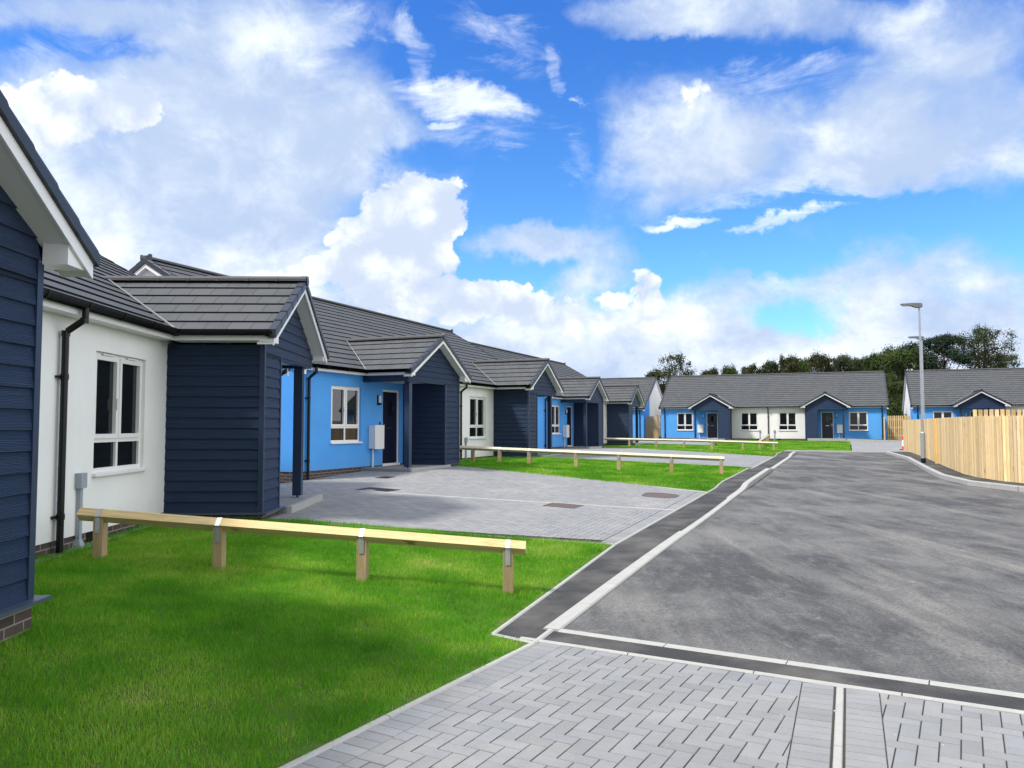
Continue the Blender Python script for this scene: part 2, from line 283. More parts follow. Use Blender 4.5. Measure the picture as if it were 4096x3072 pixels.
# ------------------------------------------------------------------ mesh builder
class MB:
    def __init__(s): s.v = []; s.f = []; s.uv = []; s.mi = []; s.tint = []; s.cur = 0; s.t = (1, 1, 1)
    def face(s, pts, uv=None, mi=None):
        b = len(s.v); s.v += [tuple(p) for p in pts]; s.f.append(tuple(range(b, b + len(pts))))
        if uv is None:
            p = [Vector(q) for q in pts]; nn = Vector((0, 0, 0))
            for i in range(1, len(p) - 1): nn += (p[i] - p[0]).cross(p[i + 1] - p[0])
            a = [abs(c) for c in nn]
            if a[2] >= a[0] and a[2] >= a[1]: uv = [(q.x, q.y) for q in p]
            elif a[0] >= a[1]: uv = [(q.y, q.z) for q in p]
            else: uv = [(q.x, q.z) for q in p]
        s.uv += [tuple(q[:2]) for q in uv]; s.mi.append(s.cur if mi is None else mi); s.tint += [s.t] * len(pts)
    def box(s, x0, x1, y0, y1, z0, z1, skip='', T=None, long=None):
        P = [(x0, y0, z0), (x1, y0, z0), (x1, y1, z0), (x0, y1, z0), (x0, y0, z1), (x1, y0, z1), (x1, y1, z1), (x0, y1, z1)]
        F = {'b': (0, 3, 2, 1), 't': (4, 5, 6, 7), 'f': (0, 1, 5, 4), 'r': (1, 2, 6, 5), 'k': (2, 3, 7, 6), 'l': (3, 0, 4, 7)}
        for k, idx in F.items():
            if k in skip: continue
            q = [P[i] for i in idx]
            uv = None
            if long is not None:      # grain runs along the given axis
                ax = long; oth = [a for a in (0, 1, 2) if a != ax]
                uv = [(p[ax] + oth[0] * .37, p[oth[0]] + p[oth[1]]) for p in q]
            s.face([T(p) for p in q] if T else q, uv)
    def prism(s, poly, z0, z1, T=None):   # poly (ccw) in xy
        n = len(poly); f = T or (lambda p: p)
        s.face([f((x, y, z1)) for x, y in poly]); s.face([f((x, y, z0)) for x, y in reversed(poly)])
        for i in range(n):
            a, b = poly[i], poly[(i + 1) % n]; s.face([f((*a, z0)), f((*b, z0)), f((*b, z1)), f((*a, z1))])
    def tube(s, pts, rad, seg=10, cap=True):
        pts = [Vector(p) for p in pts]; rings = []; rr = rad if isinstance(rad, (list, tuple)) else [rad] * len(pts)
        for i, p in enumerate(pts):
            d = (pts[min(i + 1, len(pts) - 1)] - pts[max(i - 1, 0)]).normalized()
            up = Vector((0, 0, 1)) if abs(d.z) < .9 else Vector((1, 0, 0))
            a = d.cross(up).normalized(); b = d.cross(a).normalized()
            rings.append([p + (a * math.cos(2 * math.pi * k / seg) + b * math.sin(2 * math.pi * k / seg)) * rr[i] for k in range(seg)])
        for i in range(len(rings) - 1):
            for k in range(seg): s.face([rings[i][k], rings[i + 1][k], rings[i + 1][(k + 1) % seg], rings[i][(k + 1) % seg]])
        if cap: s.face(rings[0]); s.face(list(reversed(rings[-1])))
    def build(s, name, mats, parent=None, loc=None, smooth=False, merge=False):
        me = bpy.data.meshes.new(name); me.from_pydata(s.v, [], s.f)
        for k in (mats if isinstance(mats, (list, tuple)) else [mats]): me.materials.append(MT[k])
        uvl = me.uv_layers.new(name='UVMap'); uvl.data.foreach_set('uv', np.array(s.uv, dtype=np.float32).ravel())
        ca = me.color_attributes.new('tint', 'FLOAT_COLOR', 'CORNER'); t = np.ones((len(s.tint), 4), np.float32); t[:, :3] = s.tint; ca.data.foreach_set('color', t.ravel())
        me.polygons.foreach_set('material_index', s.mi)
        if smooth: me.polygons.foreach_set('use_smooth', [True] * len(s.f))
        me.update(); o = bpy.data.objects.new(name, me); COL.objects.link(o)
        if parent: o.parent = parent
        if loc: o.location = loc
        return o
def tag(o, label=None, cat=None, group=None, kind=None):
    if label: o['label'] = label
    if cat: o['category'] = cat
    if group: o['group'] = group
    if kind: o['kind'] = kind
    return o
def empty(name, loc, rz=0):
    o = bpy.data.objects.new(name, None); COL.objects.link(o); o.location = loc; o.rotation_euler = (0, 0, rz); o.empty_display_size = .3; return o
KIDS = {}
def copy_tree(o, parent=None):
    c = o.copy(); COL.objects.link(c); c.parent = parent
    for ch in ALLKIDS.get(o, []): copy_tree(ch, c)
    return c
def index_children():
    global ALLKIDS; ALLKIDS = {}
    for o in COL.objects:
        if o.parent: ALLKIDS.setdefault(o.parent, []).append(o)

# ------------------------------------------------------------------ terrain heights (world metres)
TH = R(22.4); U = np.array([math.sin(TH), math.cos(TH)]); NN = np.array([math.cos(TH), -math.sin(TH)])
def sl(x, y): return x * U[0] + y * U[1], x * NN[0] + y * NN[1]
def xy(s, l): return s * U[0] + l * NN[0], s * U[1] + l * NN[1]
ZR = ([-50, 6, 10.7, 18.9, 29, 38.3, 44, 47, 66, 90, 400], [-1.72, -1.70, -1.62, -1.53, -1.46, -1.41, -1.38, -1.36, -1.10, -1.1, -1.1])
ZH = ([-50, 5, 8, 12, 15.5, 19, 23, 36, 45, 52, 66, 90, 400], [-1.42, -1.39, -1.35, -1.35, -1.30, -1.17, -1.155, -1.12, -1.20, -1.2, -1.10, -1.1, -1.1])
def sst(x, a, b): t = min(1, max(0, (x - a) / (b - a))); return t * t * (3 - 2 * t)
def hump(s, l):
    k = .075 * (sst(s, 19.9, 21.2) - sst(s, 27.4, 28.7)) + .075 * (sst(s, 39.0, 40.2) - sst(s, 43.5, 44.6))
    return k * (1 - sst(-l, 3.2, 6.5)) * (1 if l < -2.0 else 0)
def gz(x, y):
    s, l = sl(x, y); zr = np.interp(s, *ZR); zh = np.interp(s, *ZH)
    t = min(1, max(0, (-l - 3.0) / (3.1 + 1.1 * sst(s, 4.2, 6.6) + 2.8 * sst(s, 10.0, 17.0))))
    return CZ + zr + (zh - zr) * t + hump(s, l)
def gzs(s, l): return gz(*xy(s, l))
def ground_at(px, py):
    b = (1536 - py) / 3200; c, s = math.cos(TAU), math.sin(TAU); d = ((px - 2048) / 3200, c - b * s, b * c + s); t = 10.0
    for _ in range(30): t = (gz(d[0] * t, d[1] * t) - CZ) / d[2]
    return (d[0] * t, d[1] * t)

def clip_poly(poly, a, b, c):          # keep a*x+b*y+c >= 0
    out = []
    for i in range(len(poly)):
        p, q = poly[i], poly[(i + 1) % len(poly)]; dp = a * p[0] + b * p[1] + c; dq = a * q[0] + b * q[1] + c
        if dp >= 0: out.append(p)
        if (dp >= 0) != (dq >= 0): t = dp / (dp - dq); out.append((p[0] + (q[0] - p[0]) * t, p[1] + (q[1] - p[1]) * t))
    return out
def area(p): return .5 * sum(p[i][0] * p[(i + 1) % len(p)][1] - p[(i + 1) % len(p)][0] * p[i][1] for i in range(len(p)))
def ccw(p): return list(p) if area(p) > 0 else list(reversed(p))
def clip_convex(poly, conv):
    conv = ccw(conv)
    for i in range(len(conv)):
        (x0, y0), (x1, y1) = conv[i], conv[(i + 1) % len(conv)]
        poly = clip_poly(poly, -(y1 - y0), x1 - x0, (y1 - y0) * x0 - (x1 - x0) * y0)
        if len(poly) < 3: return []
    return poly
def sheet(mb, conv, off, step=.5, hf=gz):
    xs = [p[0] for p in conv]; ys_ = [p[1] for p in conv]
    i0, i1 = math.floor(min(xs) / step), math.ceil(max(xs) / step); j0, j1 = math.floor(min(ys_) / step), math.ceil(max(ys_) / step)
    for i in range(i0, i1):
        for j in range(j0, j1):
            c = clip_convex([(i * step, j * step), ((i + 1) * step, j * step), ((i + 1) * step, (j + 1) * step), (i * step, (j + 1) * step)], conv)
            if len(c) >= 3 and abs(area(c)) > 1e-6: mb.face([(x, y, hf(x, y) + off) for x, y in c])
def P(*pts): return [xy(s, l) for s, l in pts]

# ------------------------------------------------------------------ ground, road, path
mb = MB()
xs = [-900, -300, -120, -60, -40, -30, -20, -10, 0, 10, 20, 30, 40, 60, 100, 200, 400, 900]; yy = [-300, -100, -40, -10, 0, 10, 20, 30, 40, 50, 60, 70, 90, 120, 200, 400, 1200]
for i in range(len(xs) - 1):
    for j in range(len(yy) - 1): mb.face([(x, y, min(gz(x, y), 1.7 - 1.05) - .22) for x, y in ((xs[i], yy[j]), (xs[i + 1], yy[j]), (xs[i + 1], yy[j + 1]), (xs[i], yy[j + 1]))])
tag(mb.build('ground', 'earth'), kind='structure')

def line_s(l, a, b): # s on the transverse line through a,b (s,l)
    return a[0] + (b[0] - a[0]) * (l - a[1]) / (b[1] - a[1])
# transverse flush kerb at the mouth of the parking court, slightly skewed to the road
TA = sl(.40, 6.74); TB = sl(3.229, 5.142)          # two points on its centre line
TD = np.array([TB[0] - TA[0], TB[1] - TA[1]]); TD /= np.linalg.norm(TD); TN = np.array([-TD[1], TD[0]])
if TN[0] < 0: TN = -TN
def tline(off, l):     # s at lateral l on the line shifted by off along the road
    p = np.array(TA) + TN * off; return p[0] + TD[0] * (l - p[1]) / TD[1]
road_poly = [P((tline(.06, -2.2), -2.2), (tline(.06, 14), 14), (20, 14), (20, -2.2)),
             P((20, 3.0), (20, 9), (26, 3.0)), P((20, -2.2), (20, 3.0), (46.2, 3.0), (46.2, -2.2))]
def road_h(x, y):
    s, l = sl(x, y); return CZ + np.interp(s, *ZR) - .006 - .024 * sst(s, 8, 16) - .010 * min(abs(l + 2.2), 2) * sst(s, 8, 16)
mb = MB()
for p in road_poly: sheet(mb, p, 0, .5, road_h)
sheet(mb, P((46.2, -2.9), (46.2, 9), (47.0, 9), (47.0, -2.9)), 0, 1.0, road_h)
sheet(mb, P((43.6, 3.0), (43.6, 9), (46.2, 9), (46.2, 3.0)), 0, 1.0, road_h)
sheet(mb, P((44.6, -2.9), (46.2, -2.9), (46.2, -2.2), (44.6, -2.2)), 0, 1.0, road_h)
tag(mb.build('road', 'asphalt'), kind='structure')
mb = MB()   # asphalt strip between the two flush kerbs and narrow footways
sheet(mb, P((tline(-.33, -2.3), -2.3), (tline(-.33, 14), 14), (tline(-.06, 14), 14), (tline(-.04, -2.3), -2.3)), 0, 1.0, lambda x, y: road_h(x, y) + .004)
def path_h(x, y):
    s, l = sl(x, y); k = hump(s, -2.5); return CZ + np.interp(s, *ZR) + k * .95
EA = sl(-.16, 6.62); EB = sl(.17, 6.36); EC = sl(-1.18, 3.98); ED = sl(-2.6, 1.2)
for tri in ([xy(*EA), xy(10.7, -2.88), xy(10.7, -2.3)], [xy(*EA), xy(10.7, -2.3), xy(6.3, -2.3)], [xy(*EA), xy(6.3, -2.3), xy(*EB)]): sheet(mb, ccw(tri), .002, .5, path_h)
sheet(mb, P((10.7, -2.88), (10.7, -2.3), (44.8, -2.3), (44.8, -2.88)), .002, .5, path_h)
RK = [(18.0, 7.8), (19.5, 6.3), (20.8, 5.1), (22.3, 3.9), (24.0, 3.05), (26.5, 2.68), (30, 2.62), (38.5, 2.62), (43.5, 2.25), (45.6, 2.1)]
RF = [(17.0, 8.9), (19.2, 7.6), (20.5, 6.1), (22.0, 4.85), (24.0, 3.72), (26.5, 3.22), (30, 3.18), (38.5, 3.18), (44.3, 3.10), (45.6, 3.0)]
def rpath_h(x, y): return road_h(x, y) + .11
for i in range(len(RK) - 1): sheet(mb, P(RK[i], (RF[i][0], RF[i][1] + .05), (RF[i + 1][0], RF[i + 1][1] + .05), RK[i + 1]), 0, .5, rpath_h)
tag(mb.build('footway', 'footway_asphalt'), kind='structure')

def kerb_run(mb, pts, w, top, depth=.25, stone=.915, chamf=.012):   # pts world xy, top = height function; individual stones
    random.seed(5); acc = []
    for i in range(len(pts) - 1):
        a, b = np.array(pts[i]), np.array(pts[i + 1]); Lg = np.linalg.norm(b - a); k = max(1, round(Lg / stone))
        for j in range(k): acc.append((a + (b - a) * j / k, a + (b - a) * (j + 1) / k))
    for a, b in acc:
        d = (b - a) / np.linalg.norm(b - a); nn = np.array([-d[1], d[0]]); a2 = a + d * .004; b2 = b - d * .004; g = random.uniform(.86, 1.06); mb.t = (g, g, g)
        q = []
        for p in (a2, b2):
            z = top(p[0], p[1]); q.append([(*(p - nn * w / 2), z - depth), (*(p - nn * w / 2), z - chamf), (*(p - nn * (w / 2 - chamf)), z), (*(p + nn * (w / 2 - chamf)), z), (*(p + nn * w / 2), z - chamf), (*(p + nn * w / 2), z - depth)])
        for k in range(5): mb.face([q[0][k], q[0][k + 1], q[1][k + 1], q[1][k]][::-1])
        mb.face(q[0]); mb.face(q[1][::-1])
mb = MB()
kerb_run(mb, P(*[(s, -2.27) for s in (6.35, 12, 16, 19.6)]), .15, lambda x, y: road_h(x, y) + .022 + .013 * sst(sl(x, y)[0], 14, 19))
kerb_run(mb, P(*[(s, -2.27) for s in (19.6, 21.0, 24, 27.6, 28.9)]), .15, lambda x, y: road_h(x, y) + .035 + hump(sl(x, y)[0], -2.5) * 1.15)
kerb_run(mb, P(*[(s, -2.27) for s in (28.9, 33, 38.6, 40.2, 43.2, 44.8)]), .15, lambda x, y: road_h(x, y) + .035 + hump(sl(x, y)[0], -2.5) * 1.15)
kerb_run(mb, P(*RK[::-1]), .15, lambda x, y: road_h(x, y) + .125, stone=.915)
kerb_run(mb, P((tline(0, -2.2), -2.2), (tline(0, 14), 14)), .10, lambda x, y: road_h(x, y) + .010)
kerb_run(mb, P((tline(-.36, -2.42), -2.42), (tline(-.36, 14), 14)), .050, lambda x, y: gz(x, y) + .011)
kerb_run(mb, P((46.9, -2.9), (46.9, 8.8)), .15, lambda x, y: road_h(x, y) + .07)
tag(mb.build('kerb', 'concrete'), kind='structure')
mb = MB()   # thin concrete edgings
def gtop(x, y): return gz(x, y) + .012
kerb_run(mb, [xy(*EA), xy(10.7, -2.90)], .05, lambda x, y: path_h(x, y) + .012)
kerb_run(mb, P(*[(s, -2.90) for s in (10.7, 18.9, 20, 21.4, 27.4, 28.9, 38.5, 40.2, 44, 46.9)]), .05, lambda x, y: path_h(x, y) + .016)
kerb_run(mb, [xy(*EA), xy(*EB)], .05, gtop)
kerb_run(mb, [xy(tline(-.02, -2.27), -2.27), xy(*EB), xy(*EC), xy(*ED)], .055, lambda x, y: gz(x, y) + .012)
D1A, D1B = (10.75, -2.93), (9.1, -7.95)       # driveway one near edge road -> house
D1C, D1D = (18.95, -2.93), (21.0, -10.45)
D2A, D2B = (29.0, -2.93), (27.2, -10.4)
D2C, D2D = (38.4, -2.93), (42.1, -11.9)
for a, b in ((D1A, D1B), (D1C, D1D), (D2A, D2B), (D2C, D2D)): kerb_run(mb, P(a, b), .05, lambda x, y: gz(x, y) + .010)
_a, _b = ground_at(2700, 2041), ground_at(1440, 1966)
kerb_run(mb, [_a, _b], .06, lambda x, y: gz(x, y) + .013)     # flush dividing line in driveway one
tag(mb.build('path_edging', 'concrete'), kind='structure')

# ------------------------------------------------------------------ block paving (real blocks in herringbone)
def pavers(mb, regions, ang, org, keep=1.0, lift=.006, L_=.2, seed=1):
    random.seed(seed); w = L_ / 2; g = .006; ca, sa = math.cos(ang), math.sin(ang)
    allp = [p for r in regions for p in r]
    lx = [((x - org[0]) * ca + (y - org[1]) * sa) for x, y in allp]; ly = [(-(x - org[0]) * sa + (y - org[1]) * ca) for x, y in allp]
    i0, i1, j0, j1 = math.floor(min(lx) / w) - 2, math.ceil(max(lx) / w) + 2, math.floor(min(ly) / w) - 2, math.ceil(max(ly) / w) + 2
    for i in range(i0, i1):
        for j in range(j0, j1):
            k = (i - j) % 4
            if k == 0: r = (i * w, j * w, (i + 2) * w, (j + 1) * w)
            elif k == 3: r = (i * w, j * w, (i + 1) * w, (j + 2) * w) if True else None
            else: continue
            if k == 3: r = (i * w, j * w, (i + 1) * w, (j + 2) * w)
            e = random.uniform(-.0008, .0008); r = (r[0] + g / 2, r[1] + g / 2, r[2] - g / 2, r[3] - g / 2)
            q = [(r[0], r[1]), (r[2], r[1]), (r[2], r[3]), (r[0], r[3])]
            q = [(org[0] + x * ca - y * sa, org[1] + x * sa + y * ca) for x, y in q]; add_block(mb, q, regions, lift + e)
def add_block(mb, q, regions, lift):
    v = random.gauss(1, .055); b = random.gauss(0, .010); mb.t = (v - b, v, v + b)
    for rg in regions:
        c = clip_convex(q, rg)
        if len(c) < 3 or abs(area(c)) < 4e-4: continue
        cx_, cy_ = sum(p[0] for p in c) / len(c), sum(p[1] for p in c) / len(c)
        top = []; mid = []
        for x, y in c:
            d = math.hypot(x - cx_, y - cy_); k = 1 - min(.0035 / max(d, .01), .2); top.append((cx_ + (x - cx_) * k, cy_ + (y - cy_) * k)); mid.append((x, y))
        T3 = [(x, y, gz(x, y) + lift) for x, y in top]; M3 = [(x, y, gz(x, y) + lift - .004) for x, y in mid]; B3 = [(x, y, z - .012) for x, y, z in M3]
        mb.face(T3)
        for k in range(len(c)):
            kk = (k + 1) % len(c); mb.face([M3[k], M3[kk], T3[kk], T3[k]]); mb.face([B3[k], B3[kk], M3[kk], M3[k]], mi=1)
def soldier(mb, a, b, side, lift=.006, L_=.2, seed=3, regions=None):      # row of blocks laid across the line a->b
    random.seed(seed); a = np.array(a); b = np.array(b); d = (b - a); n_ = np.linalg.norm(d); d /= n_; nn = np.array([-d[1], d[0]]) * side
    k = int(n_ / (L_ / 2))
    for i in range(k):
        p = a + d * (i * L_ / 2 + .003); q = a + d * ((i + 1) * L_ / 2 - .003)
        c = [tuple(p + nn * .004), tuple(q + nn * .004), tuple(q + nn * (L_ - .002)), tuple(p + nn * (L_ - .002))]
        add_block(mb, ccw(c), regions or [[(-99, -99), (99, -99), (99, 99), (-99, 99)]], lift + random.uniform(-.0008, .0008))
pav = MB(); jnt = MB()
def xyA(a): return np.array(xy(*a))
# foreground court: left edge EB-EC-ED, top edge transverse line, white dividing strip
tl0 = xy(tline(-.395, -2.6), -2.6); tl1 = xy(tline(-.395, 9), 9)
e0 = xyA(EB) + np.array([.035, -.01]); e1 = xyA(EC) + np.array([.03, 0]); e2 = xyA(ED) + np.array([.03, 0])
st0 = np.array([2.16, 5.361]); st1 = np.array([1.63, 4.101]); sdv = (st1 - st0) / np.linalg.norm(st1 - st0); snv = np.array([-sdv[1], sdv[0]])
if snv[0] < 0: snv = -snv
tdir = (np.array(tl1) - np.array(tl0)); tdir /= np.linalg.norm(tdir)
def isect(p, d, q, e):
    A = np.array([[d[0], -e[0]], [d[1], -e[1]]]); t = np.linalg.solve(A, np.array(q) - np.array(p)); return np.array(p) + np.array(d) * t[0]
def edge_off(k): # left edge shifted inwards
    dd = (e1 - e0) / np.linalg.norm(e1 - e0); nn = np.array([-dd[1], dd[0]]);
    if nn[0] < 0: nn = -nn
    return e0 + nn * k, e1 + nn * k, dd
a0, a1, add_ = edge_off(.20)
topL = isect(tl0, tdir, a0, add_); topS = isect(tl0, tdir, st0, sdv); sL = topS - snv * .235; sL2 = sL + sdv * 4.4; topSL = isect(tl0, tdir, sL, sdv)
low = a0 + add_ * 6.2
regL = [tuple(topL), tuple(topSL), tuple(topSL + sdv * 4.2), tuple(low)]
topR = isect(tl0, tdir, topS + snv * .235, sdv)
regR = [tuple(topR), tuple(np.array(tl0) + tdir * 6.5), tuple(np.array(tl0) + tdir * 6.5 + sdv * 5), tuple(topR + sdv * 4.2)]
cangle = math.atan2(-add_[0], add_[1]) if True else 0
CA = math.atan2(tdir[1], tdir[0])
pavers(pav, [regL, regR], CA + R(0), (0, 5.0), seed=4)
soldier(pav, isect(tl0, tdir, e0, add_), e0 + add_ * 6.2, 1 if edge_off(.2)[0][0] > e0[0] and np.cross(add_, a0 - e0) > 0 else -1, seed=6)
soldier(pav, isect(tl0, tdir, topS - snv * .032, sdv), topS + sdv * 4.2 - snv * .032, 1 if np.cross(sdv, -snv) > 0 else -1, seed=7)
soldier(pav, isect(tl0, tdir, topS + snv * .032, sdv), topS + sdv * 4.2 + snv * .032, 1 if np.cross(sdv, snv) > 0 else -1, seed=8)
sheet(jnt, ccw([tuple(isect(tl0, tdir, e0, add_)), tuple(np.array(tl0) + tdir * 6.5), tuple(np.array(tl0) + tdir * 6.5 + sdv * 6), tuple(e0 + add_ * 6.4)]), .0005, .25)
# driveway one and two
d1 = [P((D1A[0] + .24, D1A[1] - .21), (D1C[0] - .03, D1C[1] - .21), (D1D[0] - .03, D1D[1]), (19.9, -11.8), (13.6, -11.8), (9.9, -9.6), (9.13, -7.95))]
pavers(pav, d1, R(90) - TH, xy(12, -5), seed=9)
d2 = [P((D2A[0] + .03, D2A[1] - .21), (D2C[0] - .03, D2C[1] - .21), (D2D[0] - .03, D2D[1]), (41, -13.2), (34, -13.2), (29, -11.8), (D2B[0] + .03, D2B[1]))]
pavers(pav, d2, R(90) - TH, xy(30, -5), L_=.2, seed=10)
for a, b in (((D1A[0] + .03, -2.93), (D1C[0] - .03, -2.93)), ((D2A[0] + .03, -2.93), (D2C[0] - .03, -2.93))):
    soldier(pav, xy(*a), xy(*b), 1, seed=11)
sheet(jnt, P((D1A[0], -2.9), (D1C[0], -2.9), (D1D[0], D1D[1]), (20.3, -11.85), (13.0, -11.85), (9.0, -9.9), (9.05, -7.95)), -.006, .25)
sheet(jnt, P((D2A[0], -2.9), (D2C[0], -2.9), (D2D[0], D2D[1]), (41, -13.3), (33, -13.3), (28, -11.85), (D2B[0], D2B[1])), -.006, .25)
# far driveways
far1 = P((47.1, 8.4), (47.1, .46), (63.2, .56), (61.4, 8.4)); pavers(pav, [far1], R(90) - TH, xy(50, 5), L_=.4, seed=12)
sheet(jnt, far1, -.002, 1)
far2 = P((50.5, -13.4), (50.5, -6.5), (60.5, -9.5), (65.4, -12.8), (65.4, -26), (56, -26)); far2 = ccw(far2)
pavers(pav, [P((51, -13.0), (53, -7.6), (65.2, -10.6), (65.2, -15))], R(90) - TH, xy(50, -9), L_=.4, seed=13)
sheet(jnt, P((51, -13.0), (53, -7.6), (65.2, -10.6), (65.2, -15)), -.002, 1)
# wide white dividing strip of the parking court
kerb_run(mb := MB(), [tuple(topS), tuple(topS + sdv * 4.2)], .058, lambda x, y: gz(x, y) + .006, stone=1.1)
tag(mb.build('parking_line', 'concrete'), kind='structure')
tag(pav.build('block_paving', ['paver', 'paver_joint']), kind='structure'); tag(jnt.build('paving_bed', 'paver_joint'), kind='structure')

# ------------------------------------------------------------------ lawns
LAWNS = {}
lawn1 = [P((D1A[0] - .03, -2.93), (D1B[0] - .03, D1B[1]), (9.0, -8.9), (0, -7.0), (EB[0], EB[1])), ]
l1a = [tuple(xyA(EA)), xy(D1A[0] - .03, -2.93), xy(D1B[0] - .03, -8.3), (-5.1, 12.0), (-5.1, 2.0), ]
# split the near lawn into convex pieces
pEA, pEB, pEC, pED = [tuple(xyA(e)) for e in (EA, EB, EC, ED)]
pD1A = xy(D1A[0] - .03, -2.93); pD1B = xy(D1B[0] - .03, -8.6)
lawn1 = [[pEA, pD1A, pD1B, (-5.3, 11.6), (-5.3, 6.62)], [(-5.3, 6.62), pEA, (pEB[0], pEB[1]), pEC, (-5.3, 3.98)], [(-5.3, 3.98), pEC, pED, (-5.3, 1.2)]]
lawn1[0] = ccw(lawn1[0])
lawn2 = [P((D1C[0] + .03, -2.93), (D2A[0] - .03, -2.93), (D2B[0] - .03, -11.83), (D1D[0] + .03, -11.83))]
lawn3 = [P((D2C[0] + .03, -2.93), (46.9, -2.93), (51.5, -7.0), (52.0, -13.3), (D2D[0] + .03, -13.3)), P((46.9, -2.93), (47.0, .40), (63.4, .50), (64.8, -8.2), (62, -10), (51.5, -7.0))]
lawn3 = [ccw(l) for l in lawn3]
def in_convex(conv, X, Y):
    conv = ccw(conv); ok = np.ones(len(X), bool)
    for i in range(len(conv)):
        (x0, y0), (x1, y1) = conv[i], conv[(i + 1) % len(conv)]; ok &= ((x1 - x0) * (Y - y0) - (y1 - y0) * (X - x0)) >= 0
    return ok
EDGES = [(pEB, pEC), (pEC, pED), (pEA, pD1A), (pEA, pEB)]
def grass(name, regions, dens, hgt, wid, seed, excl=None):
    rng = np.random.default_rng(seed); PX = []; PY = []
    for rg in regions:
        xs_ = [p[0] for p in rg]; ys_ = [p[1] for p in rg]; n0 = int((max(xs_) - min(xs_)) * (max(ys_) - min(ys_)) * dens)
        X = rng.uniform(min(xs_), max(xs_), n0); Y = rng.uniform(min(ys_), max(ys_), n0)
        ok = in_convex(rg, X, Y)
        if excl is not None: ok &= ~excl(X, Y)
        for (q0, q1) in EDGES:
            q0 = np.array(q0); q1 = np.array(q1); ln_ = np.linalg.norm(q1 - q0); dv = (q1 - q0) / ln_; ta = np.clip((X - q0[0]) * dv[0] + (Y - q0[1]) * dv[1], 0, ln_); ds = np.hypot(X - q0[0] - dv[0] * ta, Y - q0[1] - dv[1] * ta)
            wob = .055 + .05 * np.sin(X * 9 + Y * 7) * np.sin(X * 3.1 - Y * 4.7) + .02 * np.sin(Y * 31)
            ok &= ~((ds < wob) & (rng.uniform(0, 1, n0) < .82))
        vis = (np.abs(X) < .70 * Y + 1.2) & (Y > 1.5); ok &= vis
        keep = rng.uniform(0, 1, n0) < np.clip((9.0 / np.maximum(Y, 9.0)) ** 1.1, 0, 1) if dens > 1500 else np.ones(n0, bool)
        ok &= keep; PX.append(X[ok]); PY.append(Y[ok])
    X = np.concatenate(PX); Y = np.concatenate(PY); n_ = len(X)
    # height on a coarse lookup, exact per blade is slow
    gx = np.round(X * 4).astype(int); gy = np.round(Y * 4).astype(int); x0, y0 = gx.min() - 1, gy.min() - 1
    tab = np.array([[gz(a / 4, b / 4) for b in range(y0, gy.max() + 3)] for a in range(x0, gx.max() + 3)])
    fx = X * 4 - x0; fy = Y * 4 - y0; ix = np.floor(fx).astype(int); iy = np.floor(fy).astype(int); tx = fx - ix; ty = fy - iy
    Z = tab[ix, iy] * (1 - tx) * (1 - ty) + tab[ix + 1, iy] * tx * (1 - ty) + tab[ix, iy + 1] * (1 - tx) * ty + tab[ix + 1, iy + 1] * tx * ty
    far = np.clip(np.maximum(Y, 9) / 9.0, 1, 3)
    clump = .75 + .5 * (np.sin(X * 7.3 + 1.3 * np.sin(Y * 5.1)) * np.sin(Y * 8.7 + 1.7 * np.sin(X * 4.3)) * .5 + .5)
    h = hgt * rng.uniform(.45, 1.15, n_) * clump; w = wid * rng.uniform(.7, 1.3, n_) * (far if dens > 1500 else 1)
    a = rng.uniform(0, 2 * np.pi, n_); lean = rng.uniform(.1, .75, n_) * h; la = rng.uniform(0, 2 * np.pi, n_)
    cx_, cy_ = np.cos(a) * w / 2, np.sin(a) * w / 2; lx, ly = np.cos(la) * lean, np.sin(la) * lean
    v = np.empty((n_, 5, 3), np.float32); zb = Z - .012
    v[:, 0] = np.stack([X - cx_, Y - cy_, zb], 1); v[:, 1] = np.stack([X + cx_, Y + cy_, zb], 1)
    v[:, 2] = np.stack([X + cx_ * .7 + lx * .35, Y + cy_ * .7 + ly * .35, Z + h * .55], 1); v[:, 3] = np.stack([X - cx_ * .7 + lx * .35, Y - cy_ * .7 + ly * .35, Z + h * .55], 1)
    v[:, 4] = np.stack([X + lx, Y + ly, Z + h], 1)
    me = bpy.data.meshes.new(name); me.vertices.add(n_ * 5); me.vertices.foreach_set('co', v.ravel())
    b = np.arange(n_)[:, None] * 5; lp = np.concatenate([b + 0, b + 1, b + 2, b + 3, b + 3, b + 2, b + 4], 1).astype(np.int32).ravel()
    me.loops.add(n_ * 7); me.loops.foreach_set('vertex_index', lp); me.polygons.add(n_ * 2)
    st = (np.arange(n_)[:, None] * 7 + np.array([0, 4])).ravel().astype(np.int32); me.polygons.foreach_set('loop_start', st)
    me.update(calc_edges=True); me.validate()
    tv = rng.normal(1, .22, n_).clip(.5, 1.7); dry = rng.uniform(0, 1, n_) < .05; col = np.ones((n_, 5, 4), np.float32)
    col[:, :, 0] = (tv * np.where(dry, 2.6, rng.normal(1, .12, n_)))[:, None]; col[:, :, 1] = (tv * np.where(dry, 1.35, 1))[:, None]; col[:, :, 2] = (tv * np.where(dry, 2.5, 1))[:, None]
    ca = me.color_attributes.new('tint', 'FLOAT_COLOR', 'POINT'); ca.data.foreach_set('color', col.ravel())
    me.materials.append(MT['grass_blade']); o = bpy.data.objects.new(name, me); COL.objects.link(o); tag(o, kind='stuff'); return o
for nm, rg in (('lawn', lawn1), ('lawn', lawn2), ('lawn', lawn3)):
    mb = MB()
    for r_ in rg: sheet(mb, r_, .004, .5)
    tag(mb.build('lawn', 'lawn_soil'), kind='structure')
grass('grass', lawn1, 9500, .047, .0040, 1); grass('grass', lawn2, 1400, .05, .013, 2); grass('grass', lawn3, 330, .06, .030, 3)

